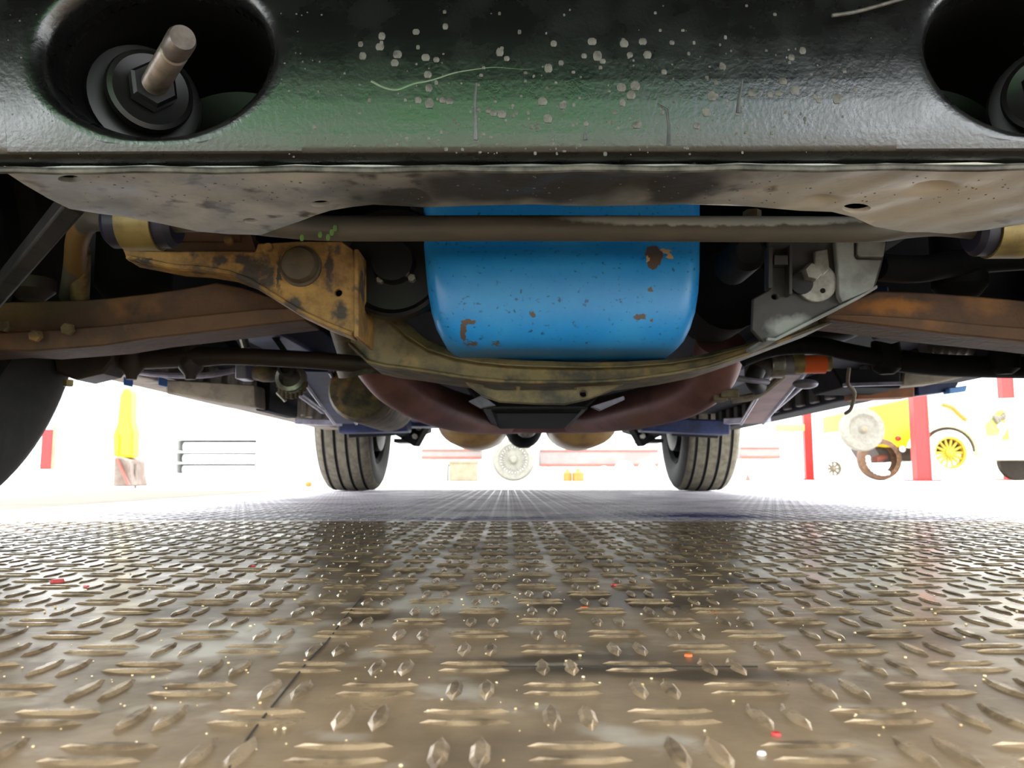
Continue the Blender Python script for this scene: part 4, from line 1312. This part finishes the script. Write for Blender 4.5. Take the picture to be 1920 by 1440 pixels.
obj('end_cap', MB().lathe(P(1690, 842, Yv - .1), (0, -1, 0), [(0, .03), (.04, .045), (.05, .02)], 14), white_paint, bug)

# cream vintage car to the right
Yc = 11.3
c = gp(1830, Yc)
vc = empty('vintage_car', c, 'cream vintage car with yellow spoked wheel at the right edge', 'car')
body_px = [(1752, 800), (1752, 760), (1780, 752), (1850, 748), (2100, 740), (2100, 862), (1842, 862), (1838, 835), (1822, 810), (1800, 798), (1775, 795), (1755, 803)]
obj('body', MB().plate([P(x, y, Yc) for x, y in body_px], (0, 1.5, 0)), cream, vc, bevel=.03)
f_o, f_i = [], []
for k in range(15):
    a_ = math.radians(170 - k * 12)
    f_o.append(P(1779 + 62 * math.cos(a_), 848 - 55 * math.sin(a_), Yc - .25)); f_i.append(P(1779 + 56 * math.cos(a_), 848 - 48 * math.sin(a_), Yc - .25))
obj('fender', MB().plate(f_o + list(reversed(f_i)), (0, .3, 0)), cream, vc, bevel=.01)
obj('fender_lining', MB().plate([p + Vector((0, .08, 0)) for p in f_i] + [P(1779, 850, Yc - .17)], (0, .15, 0)), lining, vc)
spoked_wheel('w', 1779, 849, 42, Yc - .28, white_paint, spoke_yellow, None, None, spokes=14, parent=vc)
obj('bonnet_curve', MB().tube(smoothpath([P(1766, 758, Yc - .02), P(1785, 764, Yc - .03), P(1800, 778, Yc - .03), P(1812, 788, Yc - .03)], 4), .03, 10), amber, vc)
obj('running_board', MB().box(P(1825, 862, Yc - .25), P(2080, 857, Yc)), white_paint, vc, bevel=.01)
R = .30
cc_ = P(1895, 868, Yc + 1.0)
obj('far_tyre', MB().lathe((cc_.x, Yc + .9, GZ + .28), (0, -1, 0), [(0, .28), (.1, .28), (.1, .18)], 28), dark_rust, vc)
# side opening: yellow and grey-green cloth bundles behind it
obj('side_opening', MB().plate([P(x, y, Yc - .012) for x, y in [(1848, 796), (1862, 782), (1866, 775), (1874, 768), (1890, 772), (1884, 795), (1876, 806), (1871, 817), (1850, 817)]], (0, .012, 0)), mat('opening_yellow', (146, 140, 60), (112, 118, 96), rough=.6, scale=5), vc)
obj('side_opening', MB().plate([P(x, y, Yc - .012) for x, y in [(1891, 802), (1893, 825), (1878, 825)]], (0, .012, 0)), mat('opening_ochre', (140, 116, 50), rough=.6), vc)
for k in range(5):
    a = P(1862 + k * 5, 778 + k * 2, Yc - .03); b = P(1872 + k * 3, 794 - k * 5, Yc - .03)
    obj('cloth_fold', MB().tube([a, (a + b) / 2 + Vector((0, -.02, 0)), b], .022, 8), mat('fold_grey', (104, 100, 90), rough=.7), vc)
obj('opening_knob', MB().lathe(P(1876, 799, Yc - .01), (0, -1, 0), [(0, .05), (.04, .045), (.05, .02)], 16), white_paint, vc)

# faint wheel beside the thin red post, orange stand
spoked_wheel('spare_tyre', 1562, 879, 19, 11.9, white_paint, card, 'pale wheel lying low beside the thin red post', 'wheel', spokes=8)
a = gp(1488, 12.2)
st = empty('orange_stand', a, 'orange topped stand left of the thin red post', 'stand')
obj('top', MB().box(P(1456, 808, 12.2), P(1500, 797, 12.4)), mat('orange_paint', (244, 170, 90), rough=.5), st, bevel=.01)
obj('leg', MB().tube([P(1484, 806, 12.3), gp(1484, 12.3)], .04, 12), cream, st)
p = gp(1402, 11)
obj('traffic_cone', MB().lathe((p.x, 11, GZ), (0, 0, 1), [(0, .05), (.01, .05), (.011, .035), (.09, .008)], 16), pink_rail, label='tiny pinkish cone on the far floor right of the right rear tyre', cat='cone', base=True)
